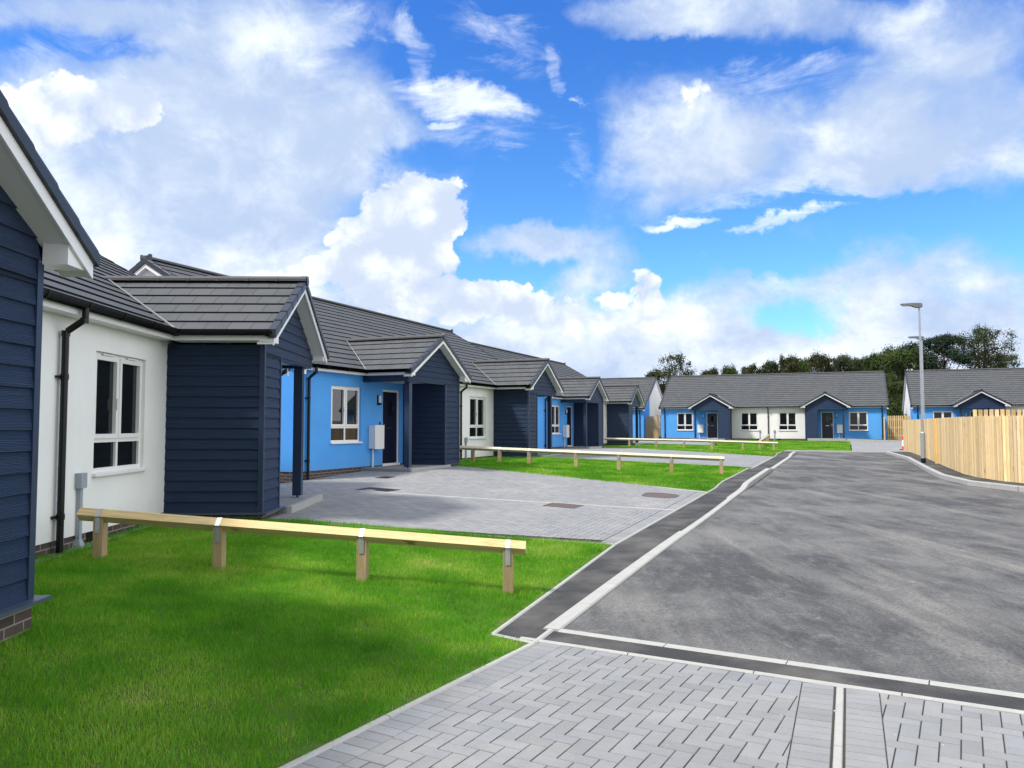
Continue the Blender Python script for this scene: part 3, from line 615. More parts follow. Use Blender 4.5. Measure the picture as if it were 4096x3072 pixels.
# ------------------------------------------------------------------ bungalow pair (local: x along facade, y into house, z from floor level)
HL, DEP, EO = 8.62, 9.6, .22           # half length, depth, eaves overhang
T30 = math.tan(R(30)); ZE = 2.555      # tile surface height at the eaves edge
def zroof(y): return ZE + (y + EO) * T30
PX0, PX1, PXC = 2.50, 6.10, 4.30       # porch roof edges and ridge
CX0, CX1 = 2.85, 3.72                  # clad store box
PD, PF_ = 1.37, 1.62                   # porch depth to cladding, to roof verge
WIN = [(.80, 2.14), (5.96, 7.30)]; DOOR = (3.95, 4.86)
def courses(mb, p_low, p_high, n, ends, vbase=0, drop=.028, edge_mi=1):
    """saw tooth tile courses. p_low/p_high: (dist, z) profile; ends(dist)->(a,b); T maps (along, dist, z)"""
def lap_boards(mb, T, ext, z0, z1, pitch=.15, seed=0, u0=0):
    random.seed(seed); z = z0; k = 0
    while z < z1 - .01:
        zt = min(z + pitch, z1); (a0, b0), (a1, b1) = ext(z), ext(zt)
        if b0 - a0 < .02: break
        o0, o1 = .022, .004; g = random.uniform(.92, 1.08); mb.t = (g, g, g); ru = random.uniform(0, 30)
        mb.face([T(a0, o0, z), T(b0, o0, z), T(b1, o1, zt), T(a1, o1, zt)], [(a0 + ru, z * 7.13 % 5 + 0), (b0 + ru, z * 7.13 % 5), (b1 + ru, z * 7.13 % 5 + pitch), (a1 + ru, z * 7.13 % 5 + pitch)])
        mb.face([T(a0, 0, z), T(b0, 0, z), T(b0, o0, z), T(a0, o0, z)])
        mb.face([T(a0, 0, z), T(a0, o0, z), T(a1, o1, zt), T(a1, 0, zt)]); mb.face([T(b0, o0, z), T(b0, 0, z), T(b1, 0, zt), T(b1, o1, zt)])
        z = zt
def saw_roof(mb, T, d0, d1, z0, z1, n, ext, flip=False, thick=.07):
    """courses from (d0,z0) eaves to (d1,z1) ridge; ext(d)->(a,b) along-extent"""
    for i in range(n):
        t0, t1 = i / n, (i + 1) / n; da, db = d0 + (d1 - d0) * t0, d0 + (d1 - d0) * t1; za, zb = z0 + (z1 - z0) * t0, z0 + (z1 - z0) * t1
        (a0, b0), (a1, b1) = ext(da), ext(db); la, lb = za + .012, zb - .012
        q = [T(a0, da, la), T(b0, da, la), T(b1, db, lb), T(a1, db, lb)]; uv = [(a0, i + .05), (b0, i + .05), (b1, i + .95), (a1, i + .95)]
        mb.face(q[::-1] if flip else q, uv[::-1] if flip else uv, mi=0)
        q = [T(a0, da, la - thick), T(b0, da, la - thick), T(b0, da, la), T(a0, da, la)]
        mb.face(q[::-1] if flip else q, mi=1)
def ridge_caps(mb, T, a0, a1, z, w=.13, h=.07, unit=.45):
    k = max(1, round((a1 - a0) / unit)); st = (a1 - a0) / k
    for i in range(k):
        x0, x1 = a0 + i * st, a0 + (i + 1) * st + .02; e = .006
        for (xa, xb, s_) in ((x0, x1 - .03, 1.0), (x1 - .045, x1, 1.07)):
            P_ = [(-w * s_, z - h * s_ * 1.1), (-w * s_ * .98, z - h * s_ * .55), (-w * .25, z + .012 * s_), (w * .25, z + .012 * s_), (w * s_ * .98, z - h * s_ * .55), (w * s_, z - h * s_ * 1.1)]
            for j in range(5): mb.face([T(xa, *P_[j]), T(xb, *P_[j]), T(xb, *P_[j + 1]), T(xa, *P_[j + 1])][::-1])
            mb.face([T(xa, *p) for p in P_]); mb.face([T(xb, *p) for p in P_][::-1])
def verge_run(mb, T, d0, z0, d1, z1, n, out, h=.15, w=.09):
    """interlocking dry verge units along a sloping edge, 'out' = outward sign in the along-axis; T(a,d,z)"""
    for i in range(n):
        t0, t1 = i / n, (i + 1) / n; da, db = d0 + (d1 - d0) * t0, d0 + (d1 - d0) * (t1 + .03); za, zb = z0 + (z1 - z0) * t0, z0 + (z1 - z0) * (t1 + .03); g = .022
        a0, a1 = -w * out, .022 * out
        A = [T(a0, da, za + g), T(a1 * .5, da, za + g), T(a1, da, za + g - .03), T(a1, da, za - h), T(a0, da, za - h)]
        B = [T(a0, db, zb + g - .020), T(a1 * .5, db, zb + g - .020), T(a1 * .8, db, zb + g - .05), T(a1 * .8, db, zb - h + .0), T(a0, db, zb - h)]
        for k in range(5):
            kk = (k + 1) % 5; mb.face([A[k], A[kk], B[kk], B[k]])
        mb.face(A); mb.face(B[::-1])

pair = empty('semi_detached_bungalow', (0, 0, 0))
# --- walls
def wall_with_holes(mb, x0, x1, z0, z1, holes, y=0, rev=.11, mi=0):
    xs_ = sorted({x0, x1, *[h[0] for h in holes], *[h[1] for h in holes]}); zs = sorted({z0, z1, *[h[2] for h in holes], *[h[3] for h in holes]})
    for i in range(len(xs_) - 1):
        for j in range(len(zs) - 1):
            cx_, cz_ = (xs_[i] + xs_[i + 1]) / 2, (zs[j] + zs[j + 1]) / 2
            if any(h[0] < cx_ < h[1] and h[2] < cz_ < h[3] for h in holes): continue
            mb.face([(xs_[i], y, zs[j]), (xs_[i + 1], y, zs[j]), (xs_[i + 1], y, zs[j + 1]), (xs_[i], y, zs[j + 1])])
    for a, b, c, d in holes:
        mb.face([(a, y, c), (a, y + rev, c), (a, y + rev, d), (a, y, d)]); mb.face([(b, y + rev, c), (b, y, c), (b, y, d), (b, y + rev, d)])
        mb.face([(a, y, d), (a, y + rev, d), (b, y + rev, d), (b, y, d)]); mb.face([(a, y + rev, c), (a, y, c), (b, y, c), (b, y + rev, c)])
WZ0, WZ1 = .62, 2.11
white = MB(); blue = MB()
hw = [(WIN[0][0], WIN[0][1], WZ0, WZ1)]
wall_with_holes(white, -3.3, 3.3, -.005, 2.46, [(-h[1], -h[0], h[2], h[3]) for h in hw] + hw)
for sg in (-1, 1):
    hs = [(WIN[1][0], WIN[1][1], WZ0, WZ1), (DOOR[0], DOOR[1], -.005, 2.10)]
    hs = hs if sg > 0 else [(-h[1], -h[0], h[2], h[3]) for h in hs]
    a, b = (3.3, HL) if sg > 0 else (-HL, -3.3)
    wall_with_holes(blue, a, b, -.005, 2.46, hs)
    X = HL * sg; BR = 2.4
    def gq(m_, pts):  # gable end polygons
        q = [(X, y, z) for y, z in pts]; m_.face(q if sg > 0 else q[::-1])
    blue.build('blue_wall', 'blue_render', pair); blue = MB(); gable = MB()
    gq(blue, [(0, -.005), (BR, -.005), (BR, zroof(BR) - .12), (0, zroof(0) - .12)])
    yr = DEP / 2
    blue.build('blue_wall', 'blue_render', pair); blue = MB()
    gq(gable, [(BR, -.005), (DEP, -.005), (DEP, zroof(0) - .12), (yr, zroof(yr) - .12), (BR, zroof(BR) - .12)])
    gable.build('gable_wall', 'white_render', pair)
white.build('white_wall', 'white_render', pair); white = MB()
white.face([(HL, DEP, -.005), (-HL, DEP, -.005), (-HL, DEP, 2.46), (HL, DEP, 2.46)])
white.build('rear_wall', 'white_render', pair)
# slit window and lamp on each gable end
pl = MB(); pl.box(-HL + .012, HL - .012, .012, DEP - .012, -.9, -.005, skip='t'); pl.build('plinth', 'brick', pair)
# --- main roof
YR = DEP / 2; ZRG = zroof(YR); VO = .14
rf = MB(); I = lambda a, d, z: (a, d, z)
saw_roof(rf, I, -EO - .03, YR, ZE - .02, ZRG, 17, lambda d: (-HL - VO, HL + VO))
saw_roof(rf, lambda a, d, z: (a, DEP - d, z), -EO - .03, YR, ZE - .02, ZRG, 17, lambda d: (-HL - VO, HL + VO), flip=True)
roof = rf.build('roof', ['roof_tile', 'tile_edge_shade'], pair)
rg = MB(); ridge_caps(rg, lambda a, d, z: (a, YR + d, z), -HL - VO, HL + VO, ZRG + .045); rg.build('ridge_tiles', 'ridge_tile', roof)
for sg in (-1, 1):
    vg = MB()
    verge_run(vg, lambda a, d, z: (sg * (HL + VO) + a, d, z), -EO - .03, ZE, YR, ZRG, 17, sg); verge_run(vg, lambda a, d, z: (sg * (HL + VO) + a, DEP - d, z), -EO - .03, ZE, YR, ZRG, 17, sg)
    vg.build('verge_tiles', 'verge_cap', roof)
    bg = MB()
    for A, B in (((-EO, ZE), (YR, ZRG)), ((DEP + EO, ZE), (YR, ZRG))):
        for (o0, o1, t0, t1) in ((VO - .03, VO - .012, -.26, -.07), (0.0, VO - .03, -.25, -.10)):
            x0, x1 = sorted((sg * (HL + o0), sg * (HL + o1)))
            q = [(A[0], A[1] + t0), (B[0], B[1] + t0), (B[0], B[1] + t1), (A[0], A[1] + t1)]
            bg.face([(x0, *p) for p in q]); bg.face([(x1, *p) for p in q][::-1])
            for k in range(4): bg.face([(x0, *q[k]), (x0, *q[(k + 1) % 4]), (x1, *q[(k + 1) % 4]), (x1, *q[k])])
    x0, x1 = sorted((sg * (HL - .0), sg * (HL + VO - .014)))
    bg.box(x0, x1, -EO - .005, .05, 2.40, 2.50); bg.build('bargeboard', 'white_plastic', pair)
# --- eaves
def fascia_y(mb, x0, x1):
    mb.box(x0, x1, -EO + .012, -EO + .03, 2.42, 2.575); mb.box(x0, x1, -EO + .03, .01, 2.42, 2.435)
for a_, b_ in ((-HL - VO + .02, -PX1 + .05), (-PX0 - .05, PX0 + .05), (PX1 - .05, HL + VO - .02)):
    fs = MB(); fascia_y(fs, a_, b_); fs.build('fascia', 'white_plastic', pair)
fs = MB(); fs.box(-HL, HL, DEP, DEP + EO, 2.42, 2.57); fs.build('fascia', 'white_plastic', pair)
def gutter(mb, p0, p1, r=.055, seg=7):
    p0, p1 = Vector(p0), Vector(p1); d = (p1 - p0).normalized(); o = d.cross(Vector((0, 0, 1))); rings = []
    for p in (p0, p1): rings.append([p + o * (-math.cos(math.pi * k / seg)) * r + Vector((0, 0, -math.sin(math.pi * k / seg) * r * 1.55)) for k in range(seg + 1)])
    for k in range(seg): mb.face([rings[0][k], rings[1][k], rings[1][k + 1], rings[0][k + 1]]); mb.face([a * 1 for a in (rings[0][k] - o * 0, rings[0][k + 1], rings[1][k + 1], rings[1][k])])
    mb.face(rings[0]); mb.face(rings[1][::-1])
    n_ = max(1, int((p1 - p0).length / .8))
    for i in range(n_ + 1):
        c = p0 + d * ((p1 - p0).length * (i + .02) / (n_ + .04)); rr = r + .008
        a = [c + o * (-math.cos(math.pi * k / seg)) * rr + Vector((0, 0, -math.sin(math.pi * k / seg) * rr * 1.55)) for k in range(seg + 1)]; b = [q + d * .035 for q in a]
        for k in range(seg): mb.face([a[k], b[k], b[k + 1], a[k + 1]])
        mb.face(a); mb.face(b[::-1])
GY = -EO - .05; GZ = 2.565
for x0, x1 in ((-HL - VO, -PX1 + .02), (-PX0 + .02, PX0 - .02), (PX1 - .02, HL + VO)):
    g_ = MB(); gutter(g_, (x0, GY, GZ), (x1, GY, GZ)); g_.build('gutter', 'black_plastic', pair)
for x in (-HL + .32, .0, HL - .32):
    dpipe = MB(); dpipe.tube([(x, GY, GZ - .03), (x, GY, 2.40), (x, GY + .02, 2.36), (x, -.09, 2.25), (x, -.065, 2.20), (x, -.065, 2.1), (x, -.065, -.55)], .036, 12)
    for z in (2.36, 2.22, .25, 1.75): dpipe.tube([(x, -.065 if z < 2.3 else GY + .01, z + .03), (x, -.065 if z < 2.3 else GY + .01, z - .03)], .043, 12)
    for z in (.25, 1.75): dpipe.box(x - .075, x + .075, -.045, 0, z - .012, z + .012)
    dpipe.build('downpipe', 'black_plastic', pair, smooth=False)
# --- windows
def window(x0, x1, z0, z1, parent, y=.075):
    fr = MB(); w = .052; d0, d1 = y - .03, y + .04; zt = z0 + (z1 - z0) * .29; xm = (x0 + x1) / 2; zb = z0 + .05
    fr.box(x0, x1, d0, d1, z0 + .045, z0 + .045 + w); fr.box(x0, x1, d0, d1, z1 - w, z1); fr.box(x0, x0 + w, d0, d1, z0 + .045 + w, z1 - w); fr.box(x1 - w, x1, d0, d1, z0 + .045 + w, z1 - w)
    fr.box(x0 + w, x1 - w, d0, d1, zt - .03, zt + .03); fr.box(xm - .03, xm + .03, d0, d1, zt + .03, z1 - w); fr.box(xm - .026, xm + .026, d0, d1, z0 + .045 + w, zt - .03)
    for a, b in ((x0 + w, xm - .03), (xm + .03, x1 - w)):   # opening casements proud of the frame
        c0, c1 = zt + .03, z1 - w; k = .042; e0, e1 = d0 - .014, d0 + .03
        fr.box(a - .012, b + .012, e0, e1, c0 - .012, c0 + k); fr.box(a - .012, b + .012, e0, e1, c1 - k, c1 + .012); fr.box(a - .012, a + k, e0, e1, c0 + k, c1 - k); fr.box(b - k, b + .012, e0, e1, c0 + k, c1 - k)
        m_ = (a + b) / 2; fr.box(m_ - .13, m_ + .13, e0 - .012, e0, c1 + .018, c1 + .036)
    f = fr.build('window', 'white_plastic', parent)
    for a, b, c, d in ((x0 + w, xm - .03, zt + .03, z1 - w), (xm + .03, x1 - w, zt + .03, z1 - w), (x0 + w, xm - .026, z0 + .045 + w, zt - .03), (xm + .026, x1 - w, z0 + .045 + w, zt - .03)):
        g_ = MB(); g_.box(a - .01, b + .01, y, y + .012, c - .01, d + .01); g_.build('pane', 'glass', f)
    hdl = MB(); hdl.box(xm - .075, xm - .055, d0 - .03, d0 - .0145, (zt + z1) / 2 - .16, (zt + z1) / 2 - .02); hdl.build('window_handle', 'white_plastic', f)
    s_ = MB(); s_.box(x0 - .0, x1 + .0, -.045, y - .03, z0 + .012, z0 + .045); s_.box(x0 - .03, x1 + .03, -.055, -.003, z0 + .006, z0 + .040); s_.build('sill', 'white_plastic', f)
for sg in (-1, 1):
    for a, b in WIN:
        x0, x1 = (a, b) if sg > 0 else (-b, -a); window(x0, x1, WZ0, WZ1, pair)
    # door
    a, b = DOOR if sg > 0 else (-DOOR[1], -DOOR[0])
    df = MB(); df.box(a, a + .055, .03, .10, 0.0, 2.10); df.box(b - .055, b, .03, .10, 0, 2.10); df.box(a + .055, b - .055, .03, .10, 2.045, 2.10); df.box(a - .005, b + .005, -.03, .10, -.05, .03); df.build('door_frame', 'white_plastic', pair)
    dm = MB(); dm.box(a + .058, b - .058, .05, .095, .035, 2.042); xm = (a + b) / 2
    for k in (-.14, .14):      # raised panels
        dm.box(xm + k - .1, xm + k + .1, .042, .052, .25, .86)
    dm.box(xm - .12, xm + .12, .040, .052, 1.32, 1.84); dr = dm.build('door', 'navy_door', pair)
    g_ = MB(); g_.box(xm - .085, xm + .085, .034, .0405, 1.36, 1.80); g_.build('door_light', 'glass', dr)
    lp = MB(); lp.box(xm - .13, xm + .13, .030, .0405, 1.0, 1.05); lp.build('letter_plate', 'chrome', dr)
    hx = (a + .12) if sg > 0 else (b - .12); hx = (b - .12) if sg > 0 else (a + .12); hd = MB(); hd.box(hx - .018, hx + .018, .036, .0505, .98, 1.20); hd.tube([(hx, .04, 1.12), (hx, -.005, 1.12), (hx - sg * .10, -.008, 1.12)], .009, 8); hd.build('door_handle', 'chrome', dr)
    kn = MB(); kn.box(xm + .20, xm + .225, .038, .0505, 1.55, 1.62); kn.build('door_number', 'chrome', dr)
    # wall lamp, bell, meter cabinet, supply duct, slit window
    lx = 5.10 * sg; wl = MB(); wl.box(lx - .055, lx + .055, -.03, -.001, 1.66, 1.93); wl.box(lx - .05, lx + .05, -.085, -.03, 1.66, 1.72); lw = wl.build('wall_lamp', 'black_plastic', pair)
    ld = MB(); ld.tube([(lx, -.055, 1.72), (lx, -.055, 1.92)], .04, 10); ld.build('lamp_glass', 'white_plastic', lw)
    bl = MB(); bl.box(lx - .09 * sg - .02, lx - .09 * sg + .02, -.02, -.001, 1.12, 1.19); bl.build('door_bell', 'black_plastic', pair)
    mx_ = 5.33 * sg; mc = MB(); mc.box(mx_ - .22, mx_ + .22, -.19, -.001, .47, 1.09); mc.box(mx_ - .235, mx_ + .235, -.205, -.19, .455, 1.105); mc.box(mx_ - .2, mx_ + .2, -.211, -.205, .49, 1.07); mcb = mc.build('meter_cabinet', 'white_plastic', pair)
    cp = MB(); cp.tube([(mx_ - .1, -.05, .455), (mx_ - .1, -.05, -.4)], .024, 10); cp.build('cabinet_pipe', 'white_plastic', mcb)
    ux = .46 if sg > 0 else -.66; du = MB(); du.box(ux - .065, ux + .065, -.075, -.001, .52, .69); du.box(ux - .028, ux + .028, -.05, -.001, -.05, .52)
    du.face([(ux - .028, -.05, -.05), (ux + .028, -.05, -.05), (ux + .028, 0, -.05), (ux - .028, 0, -.05)])
    for (z0_, z1_, w0, w1, d0_, d1_) in ((-.05, -.17, .028, .07, .05, .09), (-.17, -.5, .07, .07, .09, .09)):
        A = [(ux - w0, -d0_, z0_), (ux + w0, -d0_, z0_), (ux + w0, .02, z0_), (ux - w0, .02, z0_)]; B = [(ux - w1, -d1_, z1_), (ux + w1, -d1_, z1_), (ux + w1, .02, z1_), (ux - w1, .02, z1_)]
        for k in range(4): du.face([B[k], B[(k + 1) % 4], A[(k + 1) % 4], A[k]])
    du.build('supply_duct', 'grey_duct', pair)
    ab = MB(); ab.box(.82 * sg - .11, .82 * sg + .11, .006, .02, -.135, -.012)
    for k in range(6): ab.box(.82 * sg - .1, .82 * sg + .1, .001, .006, -.128 + k * .019, -.118 + k * .019)
    ab.build('air_brick', 'black_plastic', pair)
    X = HL * sg; T = lambda p: (X + sg * p[1], p[0], p[2])
    sw = MB(); sw.box(5.4, 5.86, .001, .03, .95, 2.05, T=T); sw.box(5.36, 5.9, .001, .06, .90, .95, T=T); s1 = sw.build('slit_window', 'white_plastic', pair)
    g_ = MB(); g_.box(5.46, 5.80, .03, .034, 1.01, 1.99, T=T); g_.build('pane', 'glass', s1)
    gl = MB(); gl.box(7.0, 7.1, .001, .05, 1.95, 2.02, T=T); gl.box(6.93, 7.17, .05, .10, 1.90, 2.0, T=T); gl.build('gable_lamp', 'black_plastic', pair)
    gm_ = MB(); gm_.box(1.1, 1.5, .001, .19, .47, 1.09, T=T); gm_.box(1.085, 1.515, .19, .205, .455, 1.105, T=T); gmo = gm_.build('meter_cabinet', 'white_plastic', pair)
    gp = MB(); gp.box(1.18, 1.225, .03, .075, -.4, .455, T=T); gp.build('cabinet_pipe', 'white_plastic', gmo)

# --- porches
HW = (PX1 - PX0) / 2; ZPE = ZE; ZPR = ZPE + HW * T30
for sg in (-1, 1):
    F = (lambda a, d, z, sg=sg: (sg * a, d, z))
    flip = sg < 0
    def fx(q): return q[::-1] if flip else q
    yv = lambda z: (z - ZE) / T30 - EO + .03
    pr = MB()
    # slope on the centre side (rising with a) and outer side
    def slope(c0, c1, inner):
        for i in range(6):
            t0, t1 = i / 6, (i + 1) / 6; xa, xb = c0 + (c1 - c0) * t0, c0 + (c1 - c0) * t1; za, zb = ZPE - .01 + HW * T30 * t0 + .012, ZPE - .01 + HW * T30 * t1 - .012
            q = [F(xa, -PF_ + .03, za), F(xa, yv(za), za), F(xb, yv(zb) + .03, zb), F(xb, -PF_ + .03, zb)]; uv = [(0, i + .05), (yv(za) + PF_, i + .05), (yv(zb) + PF_, i + .95), (0, i + .95)]
            pr.face(q, uv, mi=0); pr.face([F(xa, -PF_ + .03, za - .045), F(xa, yv(za), za - .045), F(xa, yv(za), za), F(xa, -PF_ + .03, za)], mi=1)
    slope(PX0, PXC, True); slope(PX1, PXC, False)
    pro = pr.build('porch_roof', ['roof_tile', 'tile_edge_shade'], pair)
    rc = MB(); ridge_caps(rc, lambda a, d, z: (sg * PXC + d, a, z), -PF_ - .02, yv(ZPR) + .05, ZPR + .045); rc.build('ridge_tiles', 'ridge_tile', pro)
    vg = MB()
    for c0 in (PX0, PX1): verge_run(vg, lambda a, d, z: (sg * d, -PF_ - a + .0, z), c0, ZPE, PXC, ZPR, 6, 1, h=.105)
    vg.tube([F(PXC, -PF_ - .035, ZPR - .015), F(PXC, -PF_ + .06, ZPR - .015)], .085, 6); vg.build('verge_tiles', 'verge_cap', pro)
    vl = MB()
    for c0 in (PX0, PX1):
        dr_ = 1 if c0 == PX0 else -1; A = [(c0 - dr_ * .02, -EO - .02, ZPE - .01), (PXC, yv(ZPR), ZPR + .005)]
        o = .012
        q = [F(A[0][0] - dr_ * o, A[0][1], A[0][2] + .03), F(A[0][0] + dr_ * o, A[0][1], A[0][2] + .035), F(A[1][0] + dr_ * o * 0, A[1][1] + .01, A[1][2] + .03), F(A[1][0] - dr_ * .02, A[1][1] + .01, A[1][2] + .03)]
        vl.face(q); q2 = [(x, y, z + .02) for x, y, z in q]; vl.face(q2)
        for k in range(4): vl.face([q[k], q[(k + 1) % 4], q2[(k + 1) % 4], q2[k]])
    vl.build('valley_trim', 'valley_metal', pro)
    # bargeboards, soffits
    bg = MB()
    for c0 in (PX0, PX1):
        e0 = PX0 if c0 == PX0 else PX1; dr_ = 1 if c0 == PX0 else -1
        for (y0, y1, t0, t1) in ((-PF_ + .012, -PF_ + .034, -.205, -.03), (-PF_ + .034, -PD - .001, -.19, -.165)):
            q = [(e0 + dr_ * .03, ZPE + t0), (PXC, ZPR + t0), (PXC, ZPR + t1), (e0 + dr_ * .03, ZPE + t1)]
            for y in (y0, y1): bg.face([F(x, y, z) for x, z in q])
            for k in range(4): bg.face([F(q[k][0], y0, q[k][1]), F(q[(k + 1) % 4][0], y0, q[(k + 1) % 4][1]), F(q[(k + 1) % 4][0], y1, q[(k + 1) % 4][1]), F(q[k][0], y1, q[k][1])])
        # boxed end
        x0, x1 = sorted((e0 + dr_ * .03, (CX0 if c0 == PX0 else 5.84) - dr_ * .0)); 
        pts = [(x0, 2.40), (x1, 2.40), (x1, 2.68), (x0, 2.53)] if dr_ > 0 else [(x0, 2.40), (x1, 2.40), (x1, 2.52), (x0, 2.65)]
        for y in (-PF_ + .036, -PD - .03): bg.face([F(x, y, z) for x, z in pts])
        for k in range(4): bg.face([F(pts[k][0], -PF_ + .036, pts[k][1]), F(pts[(k + 1) % 4][0], -PF_ + .036, pts[(k + 1) % 4][1]), F(pts[(k + 1) % 4][0], -PD - .03, pts[(k + 1) % 4][1]), F(pts[k][0], -PD - .03, pts[k][1])])
        # side fascia and soffit
        xs0, xs1 = sorted((sg * (e0 + dr_ * .03), sg * (e0 + dr_ * .048))); bg.box(xs0, xs1, -PF_ + .04, -EO + .03, 2.42, 2.575)
        xs0, xs1 = sorted((sg * (e0 + dr_ * .048), sg * (e0 + dr_ * .37))); bg.box(xs0, xs1, -PD - .0, -EO + .03, 2.42, 2.434)
    bg.build('bargeboard', 'white_plastic', pair)
    for c0, dr_ in ((PX0, -1), (PX1, 1)):
        g_ = MB(); x = sg * (c0 + dr_ * .03); gutter(g_, (x, -PF_ + .06, GZ), (x, GY + .02, GZ)); g_.build('gutter', 'black_plastic', pair)
    # gable cladding above the beam and the clad store
    cl = MB(); BX1 = 5.86; ZB = 2.28
    def gext(z):
        lo = CX0 if z < 2.47 else PX0 + (z + .18 - ZPE) / T30 + .02; hi = BX1 if z < 2.47 else PX1 - (z + .18 - ZPE) / T30 - .02
        return (max(lo, CX0), min(hi, BX1))
    lap_boards(cl, lambda a, o, z: F(a, -PD - o, z), gext, ZB, ZPR - .18, seed=3)
    lap_boards(cl, lambda a, o, z: F(a, -PD - o, z), lambda z: (CX0 + .045, CX1 - .0), -.008, ZB - .002, .15, seed=4)
    lap_boards(cl, lambda a, o, z: F(CX0 - o, -a, z), lambda z: (0.0, PD - .02), -.008, 2.40, .15, seed=5)      # centre side
    lap_boards(cl, lambda a, o, z: F(CX1 + o, -a, z), lambda z: (0.0, PD - .02), -.008, ZB + .05, .15, seed=6)
    cl.build('porch_cladding', 'cladding', pair)
    tr = MB()
    a0, a1 = sorted((sg * (CX0 - .028), sg * (CX0 + .045))); tr.box(a0, a1, -PD - .028, -PD + .045, -.009, 2.41)
    a0, a1 = sorted((sg * (CX1 - .02), sg * (CX1 + .028))); tr.box(a0, a1, -PD - .026, -PD + .045, -.009, 2.275)
    a0, a1 = sorted((sg * (CX1 + .03), sg * (BX1 + .005))); tr.box(a0, a1, -PD - .0, -PD + .14, 2.255, 2.40)       # front beam
    a0, a1 = sorted((sg * (BX1 - .15), sg * (BX1 + .005))); tr.box(a0, a1, -PD + .14, .0, 2.255, 2.418)          # side beam
    a0, a1 = sorted((sg * 5.47, sg * 5.67)); tr.box(a0, a1, -PD + .142, -PD + .24, 2.270, 2.309)
    tr.build('porch_trim', 'cladding_trim', pair)
    cg = MB(); a0, a1 = sorted((sg * (CX1 + .03), sg * (BX1 - .15)))
    y = -PD + .145
    while y < -.02: cg.box(a0, a1, y, min(y + .094, -.001), 2.31, 2.33); y += .1
    cg.build('porch_ceiling', 'soffit_board', pair)
    po = MB(); px_ = sg * 5.57; po.box(px_ - .075, px_ + .075, -PD + .075, -PD + .225, -.0, 2.309); po.tube([(px_, -PD + .15, -.3), (px_, -PD + .15, .0)], .02, 8); po.build('porch_post', 'cladding_trim', pair)
    # floor, step edging, sill flashing, brick base
    fl = MB(); a0, a1 = sorted((sg * (CX1 + .03), sg * (5.95))); fl.box(a0, a1, -PD - .14, .0, -.4, -.035); fl.build('porch_floor', 'paver', pair)
    se = MB(); a0, a1 = sorted((sg * (CX1 + .03), sg * 5.96)); se.box(a0, a1, -PD - .21, -PD - .14, -.45, -.015); se.build('porch_step', 'concrete', pair)
    sf = MB()
    def ringbox(x0, x1, y0, z0, z1, drop=.03):
        x0, x1 = sorted((sg * x0, sg * x1)); sf.face([(x0, y0, z0 - drop), (x1, y0, z0 - drop), (x1, -PD + .01, z1), (x0, -PD + .01, z1)]); sf.face([(x0, y0, z0 - drop - .012), (x1, y0, z0 - drop - .012), (x1, y0, z0 - drop), (x0, y0, z0 - drop)])
    x0, x1 = sorted((sg * (CX0 - .11), sg * (CX1 + .03)))
    sf.box(x0, x1, -PD - .11, -.0, -.036, -.010); sf.build('sill_flashing', 'sill_flashing', pair)
    bb = MB(); x0, x1 = sorted((sg * (CX0 - .02), sg * (CX1 - .0))); bb.box(x0, x1, -PD - .02, -.0, -.9, -.036); bb.build('brick_base', 'brick', pair)

# --- placing the pairs: (x, y of centre of the facade, heading of local x, floor height)
def place(root, c, ang, z): root.location = (c[0], c[1], z + CZ); root.rotation_euler = (0, 0, ang)
ROW = R(90) - TH
B1A = R(91.2)
b1c = np.array([-4.95, 11.43]) - 2.82 * np.array([math.cos(B1A), math.sin(B1A)])
HOUSES = [
 ('nearest bungalow pair, its white wall and grey duct beside the front lawn', b1c, B1A, -1.22),
 ('bungalow pair behind the big block driveway, blue wall with meter cabinet and two clad porches', np.array([-5.05, 18.9]) + HL * U, ROW, -1.08),
 ('third bungalow pair down the left row, set back beyond the middle lawn', xyA((15.52 + 21.2 + HL - 1.0 + .55, -13.37)), ROW, -1.05),
 ('bungalow behind the left row with its tall white gable end and slit window showing', np.array([11.3, 68.8]) - (HL) * NN, -TH, -1.01),
 ('long bungalow pair facing down the street, both blue ends and white middle fully visible', np.array([12.67, 67.4]) + 8.5 * NN, -TH, -1.00),
 ('right bungalow pair partly hidden behind the curved timber fence and the street lamps', np.array([30.2, 60.3]) + HL * NN, -TH, -1.0)]
index_children()
for i, (lab, c, a, z) in enumerate(HOUSES):
    h_ = pair if i == 0 else copy_tree(pair)
    place(h_, c, a, z); tag(h_, lab, 'bungalow', 'semi detached bungalows')

